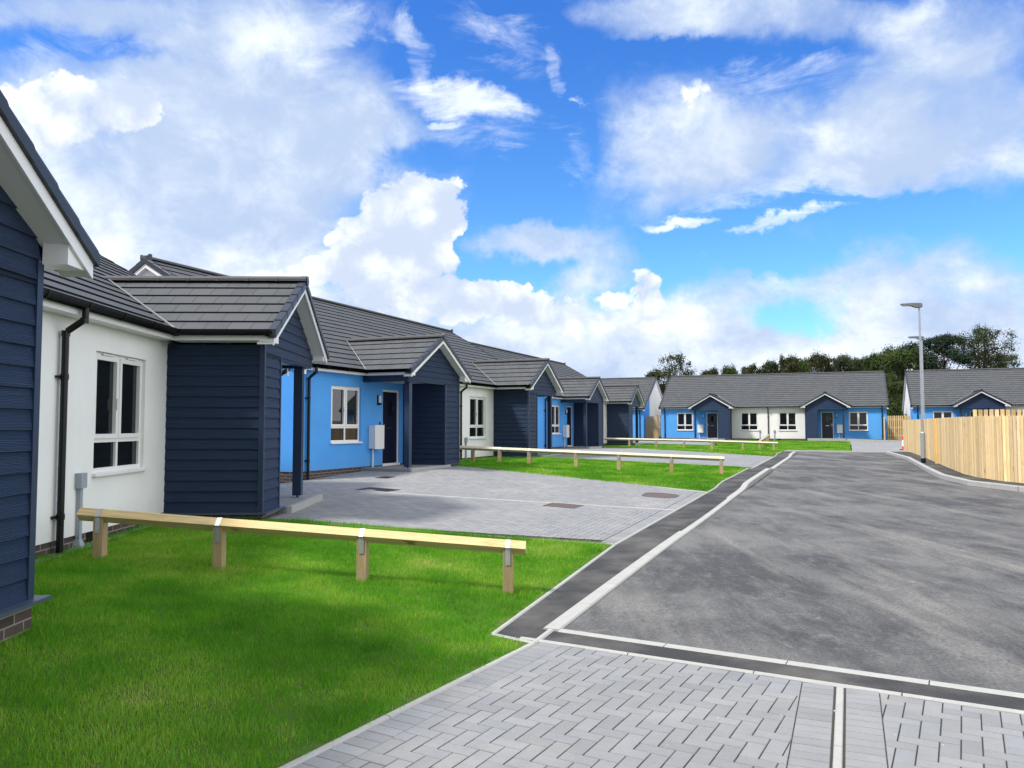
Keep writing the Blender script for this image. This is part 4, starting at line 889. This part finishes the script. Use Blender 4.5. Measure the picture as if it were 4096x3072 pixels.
# ------------------------------------------------------------------ knee rails
def knee_rail(pts, posts, label, hh=.46, side=.096, mat='rail_weathered'):
    """pts: two ends (x,y,ztop of rail centre over ground handled)"""
    root = empty('knee_rail', (pts[0][0], pts[0][1], gz(*pts[0]))); o = np.array(root.location)
    a, b = np.array(pts[0]), np.array(pts[1]); d = (b - a) / np.linalg.norm(b - a); nn = np.array([-d[1], d[0]]); Lg = np.linalg.norm(b - a)
    ks = [0] + [t for t in (.25, .5, .75)] + [1.0]; za, zb = None, None
    prof = [(t, gz(*(a + d * Lg * t)) + hh) for t in (0, .5, 1)]
    def zt(t): return float(np.interp(t, [p[0] for p in prof], [p[1] for p in prof]))
    rb = MB(); r = side / math.sqrt(2); ch = .004; secs = []
    for t in (0, .5, 1):
        p = a + d * Lg * t; z = zt(t); secs.append([(*(p + nn * k[0]), z + k[1]) for k in ((r, 0), (0, r), (-r, 0), (0, -r))])
    tt = (0, .5, 1)
    for i in range(2):
        for k in range(4):
            kk = (k + 1) % 4; q = [secs[i][k], secs[i + 1][k], secs[i + 1][kk], secs[i][kk]]
            rb.face([tuple(np.array(x) - o) for x in q], [(tt[i] * Lg, k * .37), (tt[i + 1] * Lg, k * .37), (tt[i + 1] * Lg, k * .37 + side), (tt[i] * Lg, k * .37 + side)])
    rb.face([tuple(np.array(x) - o) for x in secs[0]], [(0, 0), (.05, .05), (0, .1), (-.05, .05)]); rb.face([tuple(np.array(x) - o) for x in secs[-1][::-1]], [(0, 0), (.05, .05), (0, .1), (-.05, .05)])
    rb.build('rail', mat, root)
    for i, t in enumerate(posts):
        p = a + d * Lg * t; z = zt(t); g = gz(*p); w = .05; rnd = random.Random(i * 7 + int(Lg * 10)); gg = rnd.uniform(.8, 1.12)
        T = lambda q, p=p, g=g: (*(np.array([p[0], p[1]]) + d * q[0] + nn * q[1] - o[:2]), q[2] - o[2])
        pb = MB(); pb.t = (gg, gg * .97, gg * .92); zc = z - .005
        prof_ = [(-w, g - .15), (w, g - .15), (w, zc), (0, zc - r + .004), (-w, zc)]      # notched top carries the rail
        prof_ = [(-w, g - .15), (w, g - .15), (w, zc - .018), (0.0, zc - r - .004), (-w, zc - .018)]
        A = [T((-w, y, zz)) for y, zz in prof_]; B = [T((w, y, zz)) for y, zz in prof_]
        ua = [(zz * 1.0 + i * 3.1, y + i) for y, zz in prof_]
        pb.face(A, ua); pb.face(B[::-1], ua[::-1])
        for k in range(5):
            kk = (k + 1) % 5; pb.face([A[k], B[k], B[kk], A[kk]], [(prof_[k][1] + i * 3.1, 0 + i), (prof_[k][1] + i * 3.1, .1 + i), (prof_[kk][1] + i * 3.1, .1 + i), (prof_[kk][1] + i * 3.1, 0 + i)])
        pb.build('post', 'post_timber', root)
        sb = MB(); e = .004; sw_ = .025
        line = [(-w - e, zc - .17), (-w - e, zc - .012), (-r - e, zc + .003), (0, zc + r + .005), (r + e, zc + .003), (w + e, zc - .012), (w + e, zc - .17)]
        for k in range(len(line) - 1):
            q0, q1 = line[k], line[k + 1]
            for s_ in (0, .003):
                o0 = (q0[0] + math.copysign(s_, q0[0]) if abs(q0[0]) > .01 else q0[0], q0[1] + (s_ if abs(q0[0]) < .01 else 0)); o1 = (q1[0] + math.copysign(s_, q1[0]) if abs(q1[0]) > .01 else q1[0], q1[1] + (s_ if abs(q1[0]) < .01 else 0))
                sb.face([T((-sw_, *o0)), T((sw_, *o0)), T((sw_, *o1)), T((-sw_, *o1))])
        for zz in (.06, .13):
            for sd_ in (-1, 1): sb.tube([T((0, sd_ * (w + e), zc - zz)), T((0, sd_ * (w + e + .008), zc - zz))], .006, 6)
        sb.build('strap', 'galvanised', root)
    tag(root, label, 'knee rail', 'timber knee rails across the lawns'); return root
def at(px, zc):   # point seen at source column px at depth zc
    return ((px - 2048) / 3200 * zc, zc)
r1a, r1b = at(332, 8.40), at(2103, 8.05)
def frac(a, b, px): # fraction along a->b that projects to column px
    k = (px - 2048) / 3200; den = (b[0] - a[0]) - k * (b[1] - a[1]); return (k * a[1] - a[0]) / den
knee_rail((r1a, r1b), [frac(r1a, r1b, p) for p in (415, 888, 1456, 2033)], 'bright timber knee rail nearest the camera, across the front lawn, four posts', mat='rail_timber')
r2a, r2b = xy(23.3, -11.45), xy(23.9, -3.18)
knee_rail((r2a, r2b), [frac(r2a, r2b, p) for p in (1892, 1999, 2116, 2303, 2474, 2684, 2882)], 'long timber knee rail with seven posts on the middle lawn behind the block driveway')
r3a, r3b = xy(44.4, -12.6), xy(44.4, -3.15)
knee_rail((r3a, r3b), [frac(r3a, r3b, p) for p in (2516, 2623, 2735, 2846, 2969, 3092)], 'weathered timber knee rail on the third lawn before the long far bungalow', hh=.46)
r4a, r4b = at(3034, 45.5), at(3072, 60.0)
knee_rail((r4a, r4b), [.03, .28, .52, .76, .97], 'timber knee rail seen end on, running up the lawn to the far white wall', hh=.46)

# ------------------------------------------------------------------ street lamps
def street_lamp(x, y, label):
    z = gz(x, y); root = empty('street_lamp', (x, y, z)); hx, hy = -NN[0], -NN[1]
    c = MB(); c.tube([(0, 0, .24), (0, 0, 1.16), (0, 0, 1.17), (0, 0, 1.22), (0, 0, 5.90)], [.086, .086, .086, .047, .036], 20); c.build('column', 'steel_column', root, smooth=False)
    bs = MB(); bs.tube([(0, 0, -.1), (0, 0, .24)], [.089, .089], 20); bs.build('base_band', 'black_plastic', root)
    dr_ = MB(); T = lambda p: (hx * p[0] - hy * p[1], hy * p[0] + hx * p[1], p[2]); dr_.box(-.04, .04, -.092, -.084, .45, .95, T=T); dr_.build('access_door', 'steel_column', root)
    ln = MB(); secs = []
    for u_, w, zb, zt_ in ((-.11, .05, 5.93, 5.97), (-.10, .075, 5.90, 6.04), (.0, .085, 5.87, 6.06), (.12, .10, 5.88, 6.065), (.28, .125, 5.955, 6.07), (.45, .13, 5.985, 6.07), (.62, .12, 6.01, 6.065), (.64, .10, 6.02, 6.05)):
        secs.append([T((u_, -w, zb + .015)), T((u_, -w * .7, zb)), T((u_, w * .7, zb)), T((u_, w, zb + .015)), T((u_, w * .9, zt_ - .015)), T((u_, w * .4, zt_)), T((u_, -w * .4, zt_)), T((u_, -w * .9, zt_ - .015))])
    for i in range(len(secs) - 1):
        for k in range(8): ln.face([secs[i][k], secs[i][(k + 1) % 8], secs[i + 1][(k + 1) % 8], secs[i + 1][k]])
    ln.face(secs[0]); ln.face(secs[-1][::-1]); lo = ln.build('lantern', 'lantern_grey', root)
    g_ = MB(); g_.box(.30, .58, -.085, .085, 5.965, 5.99, T=T); g_.build('lamp_glass', 'white_plastic', lo)
    tag(root, label, 'street lamp', 'street lamps by the timber fence')
street_lamp(15.32, 29.9, 'taller looking grey street lamp standing on the footway in front of the timber fence')
street_lamp(21.45, 41.7, 'smaller looking grey street lamp rising from behind the timber fence')

# ------------------------------------------------------------------ fences
def board_fence(pts, hgt, name, label, zoff=0, bw=.10, gap=.012, posts=(), seed=1, side=1, hvar=.008, topf=None, cat='fence', tone=1.0):
    random.seed(seed); x0, y0 = pts[0]; root = empty(name, (x0, y0, gz(x0, y0) + zoff)); o = Vector(root.location); mb = MB(); rl = MB()
    seg = []; tot = 0
    for i in range(len(pts) - 1):
        a, b = np.array(pts[i]), np.array(pts[i + 1]); n_ = np.linalg.norm(b - a); seg.append((a, b, n_, tot)); tot += n_
    def pos(t):
        for a, b, n_, t0 in seg:
            if t <= t0 + n_: return a + (b - a) * (t - t0) / n_, (b - a) / n_
        return seg[-1][1], (seg[-1][1] - seg[-1][0]) / seg[-1][2]
    t = 0
    while t < tot - bw:
        p, d = pos(t + bw / 2); nn = np.array([-d[1], d[0]]) * side; zb = gz(*p) + zoff + .03; h_ = (topf(t / tot) if topf else hgt) + random.uniform(-hvar, hvar)
        dd = random.uniform(-.003, .003); g = random.gauss(1, .14) * tone; wm = random.uniform(-.05, .05); mb.t = (g * (1 + wm * .3), g, g * (1 - wm * 2)); ru = random.uniform(0, 50)
        c = [(p - d * bw / 2 + nn * dd), (p + d * bw / 2 + nn * (dd + random.uniform(-.002, .002))), (p + d * bw / 2 + nn * (dd + .02)), (p - d * bw / 2 + nn * (dd + .02))]
        c = [(q[0] - o.x, q[1] - o.y) for q in c]; z0, z1 = zb - o.z, zb + h_ - o.z
        for k in range(4):
            kk = (k + 1) % 4; mb.face([(*c[k], z0), (*c[kk], z0), (*c[kk], z1), (*c[k], z1)], [(ru + z0, ru), (ru + z0, ru + bw), (ru + z1, ru + bw), (ru + z1, ru)])
        mb.face([(*q, z1) for q in c], [(ru, ru), (ru + .02, ru), (ru + .02, ru + .02), (ru, ru + .02)])
        t += bw + gap
    mb.build('board_panel', 'fence_timber', root)
    for zz in (.35, .95, 1.55):
        for a, b, n_, t0 in seg:
            d = (b - a) / n_; nn = np.array([-d[1], d[0]]) * side; q = []
            for p in (a, b):
                z = gz(*p) + zoff + zz - o.z; q.append([(p[0] - nn[0] * .005 - o.x, p[1] - nn[1] * .005 - o.y, z), (p[0] - nn[0] * .05 - o.x, p[1] - nn[1] * .05 - o.y, z), (p[0] - nn[0] * .05 - o.x, p[1] - nn[1] * .05 - o.y, z + .08), (p[0] - nn[0] * .005 - o.x, p[1] - nn[1] * .005 - o.y, z + .08)])
            for k in range(4): rl.face([q[0][k], q[1][k], q[1][(k + 1) % 4], q[0][(k + 1) % 4]])
    rl.build('cross_rail', 'fence_timber', root)
    for tp, fr in posts:
        p, d = pos(tp * tot); nn = np.array([-d[1], d[0]]) * side; pb = MB(); pb.t = (1.02, .88, .62)
        T = lambda q, p=p: (p[0] + d[0] * q[0] + nn[0] * q[1] - o.x, p[1] + d[1] * q[0] + nn[1] * q[1] - o.y, q[2] - o.z); z = gz(*p) + zoff
        y0_, y1_ = (.022, .10) if fr else (-.15, -.055)
        pb.box(-.05, .05, y0_, y1_, z - .1, z + (hgt - .0), T=T, long=2); pb.build('post', 'fence_timber', root)
    tag(root, label, cat); return root
FP = [(14.0, 11.5), (16.2, 9.6), (17.6, 8.45), (19.2, 7.65), (20.5, 6.15), (22.0, 4.9), (24.0, 3.77), (25.2, 3.42), (26.5, 3.27), (30, 3.23), (38.5, 3.23), (44, 3.15), (46.6, 2.95)]
board_fence(P(*FP), 1.66, 'timber_fence', 'tall pale timber board fence curving round the road corner behind the street lamp', zoff=.05, posts=((.0, 0), (.25, 0), (.62, 1)), side=1, seed=2, gap=.026, bw=.098, topf=lambda t: 1.72 - .13 * t)
board_fence([(15.9, 27.6), (24.5, 24.6)], 1.83, 'timber_fence', 'second timber fence whose notched top shows above the curved fence', zoff=.15, seed=5, gap=.045, bw=.12, side=1, posts=((.3, 0), (.7, 0)))
ga = xy(66.5, 2.2)
board_fence([(28.3, 61.0), (30.0, 60.4)], 1.85, 'timber_gate', 'darker slatted timber gate in the gap between the two far bungalows', seed=7, gap=.04, side=-1, cat='gate', posts=((0.02, 0), (.98, 0)), tone=.72)
board_fence([(27.75, 59.6), (28.3, 61.0)], 1.75, 'timber_fence', 'short sunlit timber fence joining the gate to the long far bungalow', seed=8, side=1)
board_fence([(11.55, 69.6), (12.75, 69.1)], 1.9, 'timber_fence', 'narrow brown timber fence filling the gap left of the long far bungalow', seed=9, side=-1, tone=.6)

# ------------------------------------------------------------------ small things on the ground
def cover(cx_, cy_, w, h, mat, label, rnd=False, ang=None, z=.012):
    a = ROW if ang is None else ang; mb = MB(); root = empty('inspection_cover', (cx_, cy_, gz(cx_, cy_)), a)
    ca, sa = math.cos(a), math.sin(a)
    def hz(x, y): X, Y = cx_ + x * ca - y * sa, cy_ + x * sa + y * ca; return gz(X, Y) - gz(cx_, cy_)
    if rnd: poly = [(w / 2 * math.copysign(abs(math.cos(t)) ** .55, math.cos(t)), h / 2 * math.copysign(abs(math.sin(t)) ** .8, math.sin(t))) for t in [2 * math.pi * k / 24 for k in range(24)]]
    else: poly = [(-w / 2, -h / 2), (w / 2, -h / 2), (w / 2, h / 2), (-w / 2, h / 2)]
    def ringz(s_, dz): return [(x * s_, y * s_, hz(x * s_, y * s_) + dz) for x, y in poly]
    fr = MB(); o, i = ringz(1.0, z), ringz(.92, z)
    n_ = len(poly)
    for k in range(n_): fr.face([o[k], o[(k + 1) % n_], i[(k + 1) % n_], i[k]]); fr.face([(o[k][0], o[k][1], o[k][2] - .03), (o[(k + 1) % n_][0], o[(k + 1) % n_][1], o[(k + 1) % n_][2] - .03), o[(k + 1) % n_], o[k]])
    fr.build('cover_frame', mat, root); lid = MB(); lid.face(ringz(.905, z - .002)); lid.build('cover_lid', mat, root)
    tag(root, label, 'inspection cover')
def gpt(px, py):
    b = (1536 - py) / 3200; c, s = math.cos(TAU), math.sin(TAU); d = np.array([(px - 2048) / 3200, c - b * s, b * c + s]); t = 10.0
    for _ in range(30): t = (gz(d[0] * t, d[1] * t) - CZ) / d[2]
    return d[0] * t, d[1] * t
for px, py, w, h, mt, lab, rn in ((2254, 2024, .62, .62, 'iron_cover', 'rusty brown iron cover in the middle of the block driveway', False), (2642, 1983, .95, .75, 'iron_cover', 'larger rusty brown iron cover near the road edge of the driveway', True),
                                 (1514, 1959, .55, .75, 'dark_cover', 'black square cover with worn top near the blue bungalow', False), (1542, 1911, .40, .35, 'dark_cover', 'small black cover just before the blue bungalow door', False)):
    cover(*gpt(px, py), w, h, mt, lab, rn)
# concrete retaining edges by the far bungalow and its right driveway
mb = MB()
fx_, fy_ = np.array([12.67, 67.4]), NN
def fpt(s, out): p = fx_ + NN * s - U * out; return p
def wallrun(name, label, pts, tops, thick=.12):
    mb = MB(); root_xy = pts[0]; z0 = gz(*root_xy); random.seed(3)
    for i in range(len(pts) - 1):
        a, b = np.array(pts[i]), np.array(pts[i + 1]); n_ = np.linalg.norm(b - a); k = max(1, round(n_ / .9)); d = (b - a) / n_; nn = np.array([-d[1], d[0]])
        for j in range(k):
            p, q = a + (b - a) * j / k + d * .005, a + (b - a) * (j + 1) / k - d * .005; zt0 = tops[i] + (tops[i + 1] - tops[i]) * j / k; zt1 = tops[i] + (tops[i + 1] - tops[i]) * (j + 1) / k
            g = random.uniform(.85, 1.05); mb.t = (g, g, g); c = [p, q, q + nn * thick, p + nn * thick]; zz = [zt0, zt1, zt1, zt0]
            top = [(c[m_][0] - root_xy[0], c[m_][1] - root_xy[1], zz[m_] + CZ - z0) for m_ in range(4)]; bot = [(x, y, -.4) for x, y, _ in top]
            mb.face(top)
            for m_ in range(4): mb.face([bot[m_], bot[(m_ + 1) % 4], top[(m_ + 1) % 4], top[m_]])
    o = mb.build(name, 'concrete', loc=(root_xy[0], root_xy[1], z0)); tag(o, label, 'edging')
wallrun('retaining_edge', 'pale concrete step edge under the right hand door of the long far bungalow', [fpt(11.5, 2.2), fpt(14.2, 2.2)], [-.93, -.93])
wallrun('retaining_edge', 'sloping pale concrete edge above the far right block driveway', [fpt(14.3, 2.4), fpt(16.2, 3.2), fpt(19.6, 4.6)], [-.95, -.99, -1.07])
wallrun('retaining_edge', 'pale concrete edge before the left end of the long far bungalow', [fpt(-1.6, 4.2), fpt(2.6, 2.6), fpt(5.4, 2.3)], [-1.06, -1.02, -1.0])

def barrier(px, zc):
    x, y = at(px, zc); z = gz(x, y); root = empty('traffic_post', (x, y, z))
    b = MB(); b.tube([(0, 0, 0), (0, 0, .05)], [.20, .18], 12); b.build('foot', 'black_plastic', root)
    for k, (z0, z1, mt, r0, r1) in enumerate(((.05, .22, 'red_plastic', .075, .07), (.22, .56, 'white_plastic', .07, .062), (.56, .76, 'red_plastic', .062, .058), (.76, .80, 'red_plastic', .07, .05))):
        b = MB(); b.tube([(0, 0, z0), (0, 0, z1)], [r0, r1], 14); b.build('band', mt, root)
    tag(root, 'red and white plastic traffic post beside the far end of the fence', 'traffic post')
barrier(3609, 44.2)
# pebbles and crumbs on the near paving: uncountable
mb = MB(); random.seed(21)
for _ in range(150):
    x, y = random.uniform(-1.0, 4.0), random.uniform(3.6, 8.5); s_, l_ = sl(x, y)
    if x < -1.1 + (y - 4) * .55 or s_ > tline(-.42, l_): continue
    r = random.choice((.003, .004, .005, .008)); g = random.uniform(.2, .95); mb.t = (g, g * .93, g * .85); z = gz(x, y) + .004 + r * .4
    pts = [(x + r * random.uniform(.7, 1.3) * math.cos(t), y + r * random.uniform(.6, 1.1) * math.sin(t), z) for t in (0, 1.2, 2.5, 3.8, 5.1)]
    for k in range(5): mb.face([pts[k], pts[(k + 1) % 5], (x, y, z + r * .7)]); mb.face([(pts[k][0], pts[k][1], z - r), (pts[(k + 1) % 5][0], pts[(k + 1) % 5][1], z - r), pts[(k + 1) % 5], pts[k]])
tag(mb.build('grit', 'concrete'), kind='stuff')
# loose gravel at the foot of the near white wall
mb = MB(); random.seed(22)
for _ in range(1500):
    d_ = random.uniform(0.01, .16); t = random.uniform(5.5, 11.6); x = -4.78 - (t - 5.5) * math.tan(R(2.0)) + d_; y = t; r = random.uniform(.007, .018); g = random.uniform(.35, .9); mb.t = (g, g, g * .97); z = gz(x, y) + .012
    pts = [(x + r * math.cos(a) * random.uniform(.7, 1.2), y + r * math.sin(a) * random.uniform(.7, 1.2), z) for a in (0, 1.25, 2.5, 3.75, 5.0)]
    for k in range(5): mb.face([pts[k], pts[(k + 1) % 5], (x, y, z + r * .8)])
tag(mb.build('gravel', 'concrete'), kind='stuff')

# ------------------------------------------------------------------ trees
def tree(x, y, h, w, mat, label, seed, group='trees behind the bungalows', n_leaf=7000, leaf=.16, spiky=0.0, bare=.25, wind=0.0, dense=1.0, base=None):
    rng = np.random.default_rng(seed); random.seed(seed); z = gz(min(x, 60), min(y, 90)) if base is None else base; root = empty('tree', (x, y, z))
    tk = MB(); nc = int(70 + 60 * dense); hz = h * .5; C0 = []
    lob = [(rng.uniform(0, 6.28), rng.uniform(.75, 1.2)) for _ in range(7)]
    while len(C0) < nc:
        zz = rng.uniform(.10, .97) * h; ph = rng.uniform(0, 6.28); t = (zz / h - .42) / .58 if zz > .42 * h else (.42 - zz / h) / .5
        env = math.sqrt(max(0, 1 - abs(t) ** (2.6 - spiky))) * (.78 + .32 * math.sin(3 * ph + lob[0][0]) * math.sin(5 * zz / h * 3 + lob[1][0]))
        rr = env * (rng.uniform(0, 1) ** .45) * w / 2; C0.append((rr * math.cos(ph) + wind * (zz / h) ** 2 * h * .12, rr * math.sin(ph), zz))
    C0 = np.array(C0); cr = h * rng.uniform(.035, .085, nc) * (1 + .35 * (C0[:, 2] < .5 * h))
    tk.tube([(0, 0, -.4), (0, 0, h * .2), (wind * .03 * h, 0, h * .5), (wind * .08 * h, 0, h * .8)], [h * .028, h * .022, h * .013, h * .005], 7)
    for k in range(0, nc, 3):
        c = Vector(C0[k]); z0 = max(.05 * h, c.z * .55 - .05 * h); q0 = Vector((wind * .04 * h * z0 / h, 0, z0)); mid = (q0 + c) / 2 + Vector((random.uniform(-.03, .03) * h, random.uniform(-.03, .03) * h, -.02 * h)); tk.tube([q0, mid, c, c + (c - mid).normalized() * h * .05], [h * .008, h * .005, h * .003, h * .0008], 4, cap=False)
    tk.build('trunk', 'bark', root, smooth=True)
    n_ = int(n_leaf * 1.5); idx = rng.choice(nc, n_, p=cr ** 2 / (cr ** 2).sum()); sig = cr[idx]
    d_ = rng.normal(0, 1, (n_, 3)); d_ /= np.linalg.norm(d_, axis=1)[:, None]; off = d_ * (sig * rng.uniform(0, 1, n_) ** .5 * rng.choice([1.0, 1.0, 1.0, 1.35], n_))[:, None]
    top = np.clip((C0[idx, 2] / h - .6) / .3, 0, 1); off[:, 2] *= 1 + spiky * 1.1 * top; off[:, 0] *= 1 - .35 * spiky * top; off[:, 1] *= 1 - .35 * spiky * top
    C = C0[idx] + off; C[:, 2] = np.maximum(C[:, 2], h * .04); C[:, 2] = np.where(C[:, 2] > .9 * h, .9 * h + (C[:, 2] - .9 * h) * .6, C[:, 2]); wgt = rng.uniform(.55, 1.35, nc)
    s_ = leaf * rng.uniform(.5, 1.0, n_) * np.where(np.linalg.norm(off, axis=1) < sig * .7, 1.3, .75); A = rng.normal(0, 1, (n_, 3)); A /= np.linalg.norm(A, axis=1)[:, None]; A[:, 2] += spiky * .6; B = np.cross(A, rng.normal(0, 1, (n_, 3))); B /= np.linalg.norm(B, axis=1)[:, None]
    v = np.stack([C - A * s_[:, None], C + B * s_[:, None] * .38, C + A * s_[:, None], C - B * s_[:, None] * .38], 1).astype(np.float32)
    me = bpy.data.meshes.new('crown'); me.vertices.add(n_ * 4); me.vertices.foreach_set('co', v.ravel()); me.loops.add(n_ * 4); me.loops.foreach_set('vertex_index', np.arange(n_ * 4, dtype=np.int32)); me.polygons.add(n_); me.polygons.foreach_set('loop_start', np.arange(n_, dtype=np.int32) * 4); me.update(calc_edges=True)
    tv = (rng.normal(1, .22, n_) * wgt[idx] ** .5).clip(.5, 1.7); col = np.ones((n_, 4, 4), np.float32); col[:, :, 0] = (tv * rng.normal(1, .08, n_))[:, None]; col[:, :, 1] = tv[:, None]; col[:, :, 2] = tv[:, None]
    ca = me.color_attributes.new('tint', 'FLOAT_COLOR', 'POINT'); ca.data.foreach_set('color', col.ravel()); me.materials.append(MT[mat])
    c = bpy.data.objects.new('crown', me); COL.objects.link(c); c.parent = root
    tag(root, label, 'tree', group); return root
def tpx(px, zc, ytop, width_px, **k):   # tree whose top is seen at row ytop
    x, y = at(px, zc); top = CZ + (1704 - ytop) / 3200 * zc; base = .4; tree(x, y, top - base, width_px / 3200 * zc, base=base, **k)
tpx(2700, 92, 1402, 230, mat='leaf_willow', label='open airy grey green tree left of the long far bungalow, sky showing through it', seed=3, n_leaf=9000, spiky=.5, leaf=.15)
tpx(2620, 90, 1475, 130, mat='leaf_hedge', label='low brownish shrub beneath the airy tree left of the long far bungalow', seed=31, n_leaf=7000, leaf=.16)
tpx(2760, 96, 1500, 110, mat='leaf_hedge', label='low brownish shrub right of the airy tree, at the left end of the long roof', seed=32, n_leaf=5000, leaf=.16)
row = [(2850, 1482, 110), (2925, 1475, 90), (3000, 1462, 120), (3080, 1452, 120), (3150, 1428, 130), (3225, 1438, 120), (3290, 1420, 120), (3365, 1430, 120), (3440, 1440, 110), (3505, 1425, 120), (3560, 1410, 130)]
wd = ['first', 'second', 'third', 'fourth', 'fifth', 'sixth', 'seventh', 'eighth', 'ninth', 'tenth', 'eleventh']
for i, (px, yt, w) in enumerate(row):
    tpx(px, 88 + (i % 3) * 3, yt - 12, w * 1.55, mat=('leaf_hedge', 'leaf_bush', 'leaf_hedge', 'leaf_willow')[i % 4], label='%s bushy tree from the left in the row above the long far roof' % wd[i], seed=40 + i, n_leaf=20000, spiky=.7, leaf=.16, group='bushy trees above the long far roof')
tpx(3640, 84, 1385, 270, mat='leaf_bush', label='wide grey green tree behind the gap between the far bungalows', seed=60, n_leaf=14000, wind=-.6, leaf=.17)
tpx(3590, 78, 1520, 170, mat='leaf_bush', label='bright leafy shrub filling the gap between the far bungalows', seed=61, n_leaf=12000, leaf=.14)
tpx(3755, 86, 1322, 400, mat='leaf_pine', label='big dark evergreen tree behind the street lamps', seed=62, n_leaf=30000, wind=-.4, leaf=.19)
tpx(3925, 84, 1292, 300, mat='leaf_willow', label='tallest airy tree at the right above the right bungalow roof', seed=63, n_leaf=20000, spiky=.3, leaf=.15, wind=.7)
tpx(4000, 88, 1405, 260, mat='leaf_willow', label='low airy tree at the far right, behind the right bungalow ridge', seed=64, n_leaf=8000, leaf=.15, wind=.5)
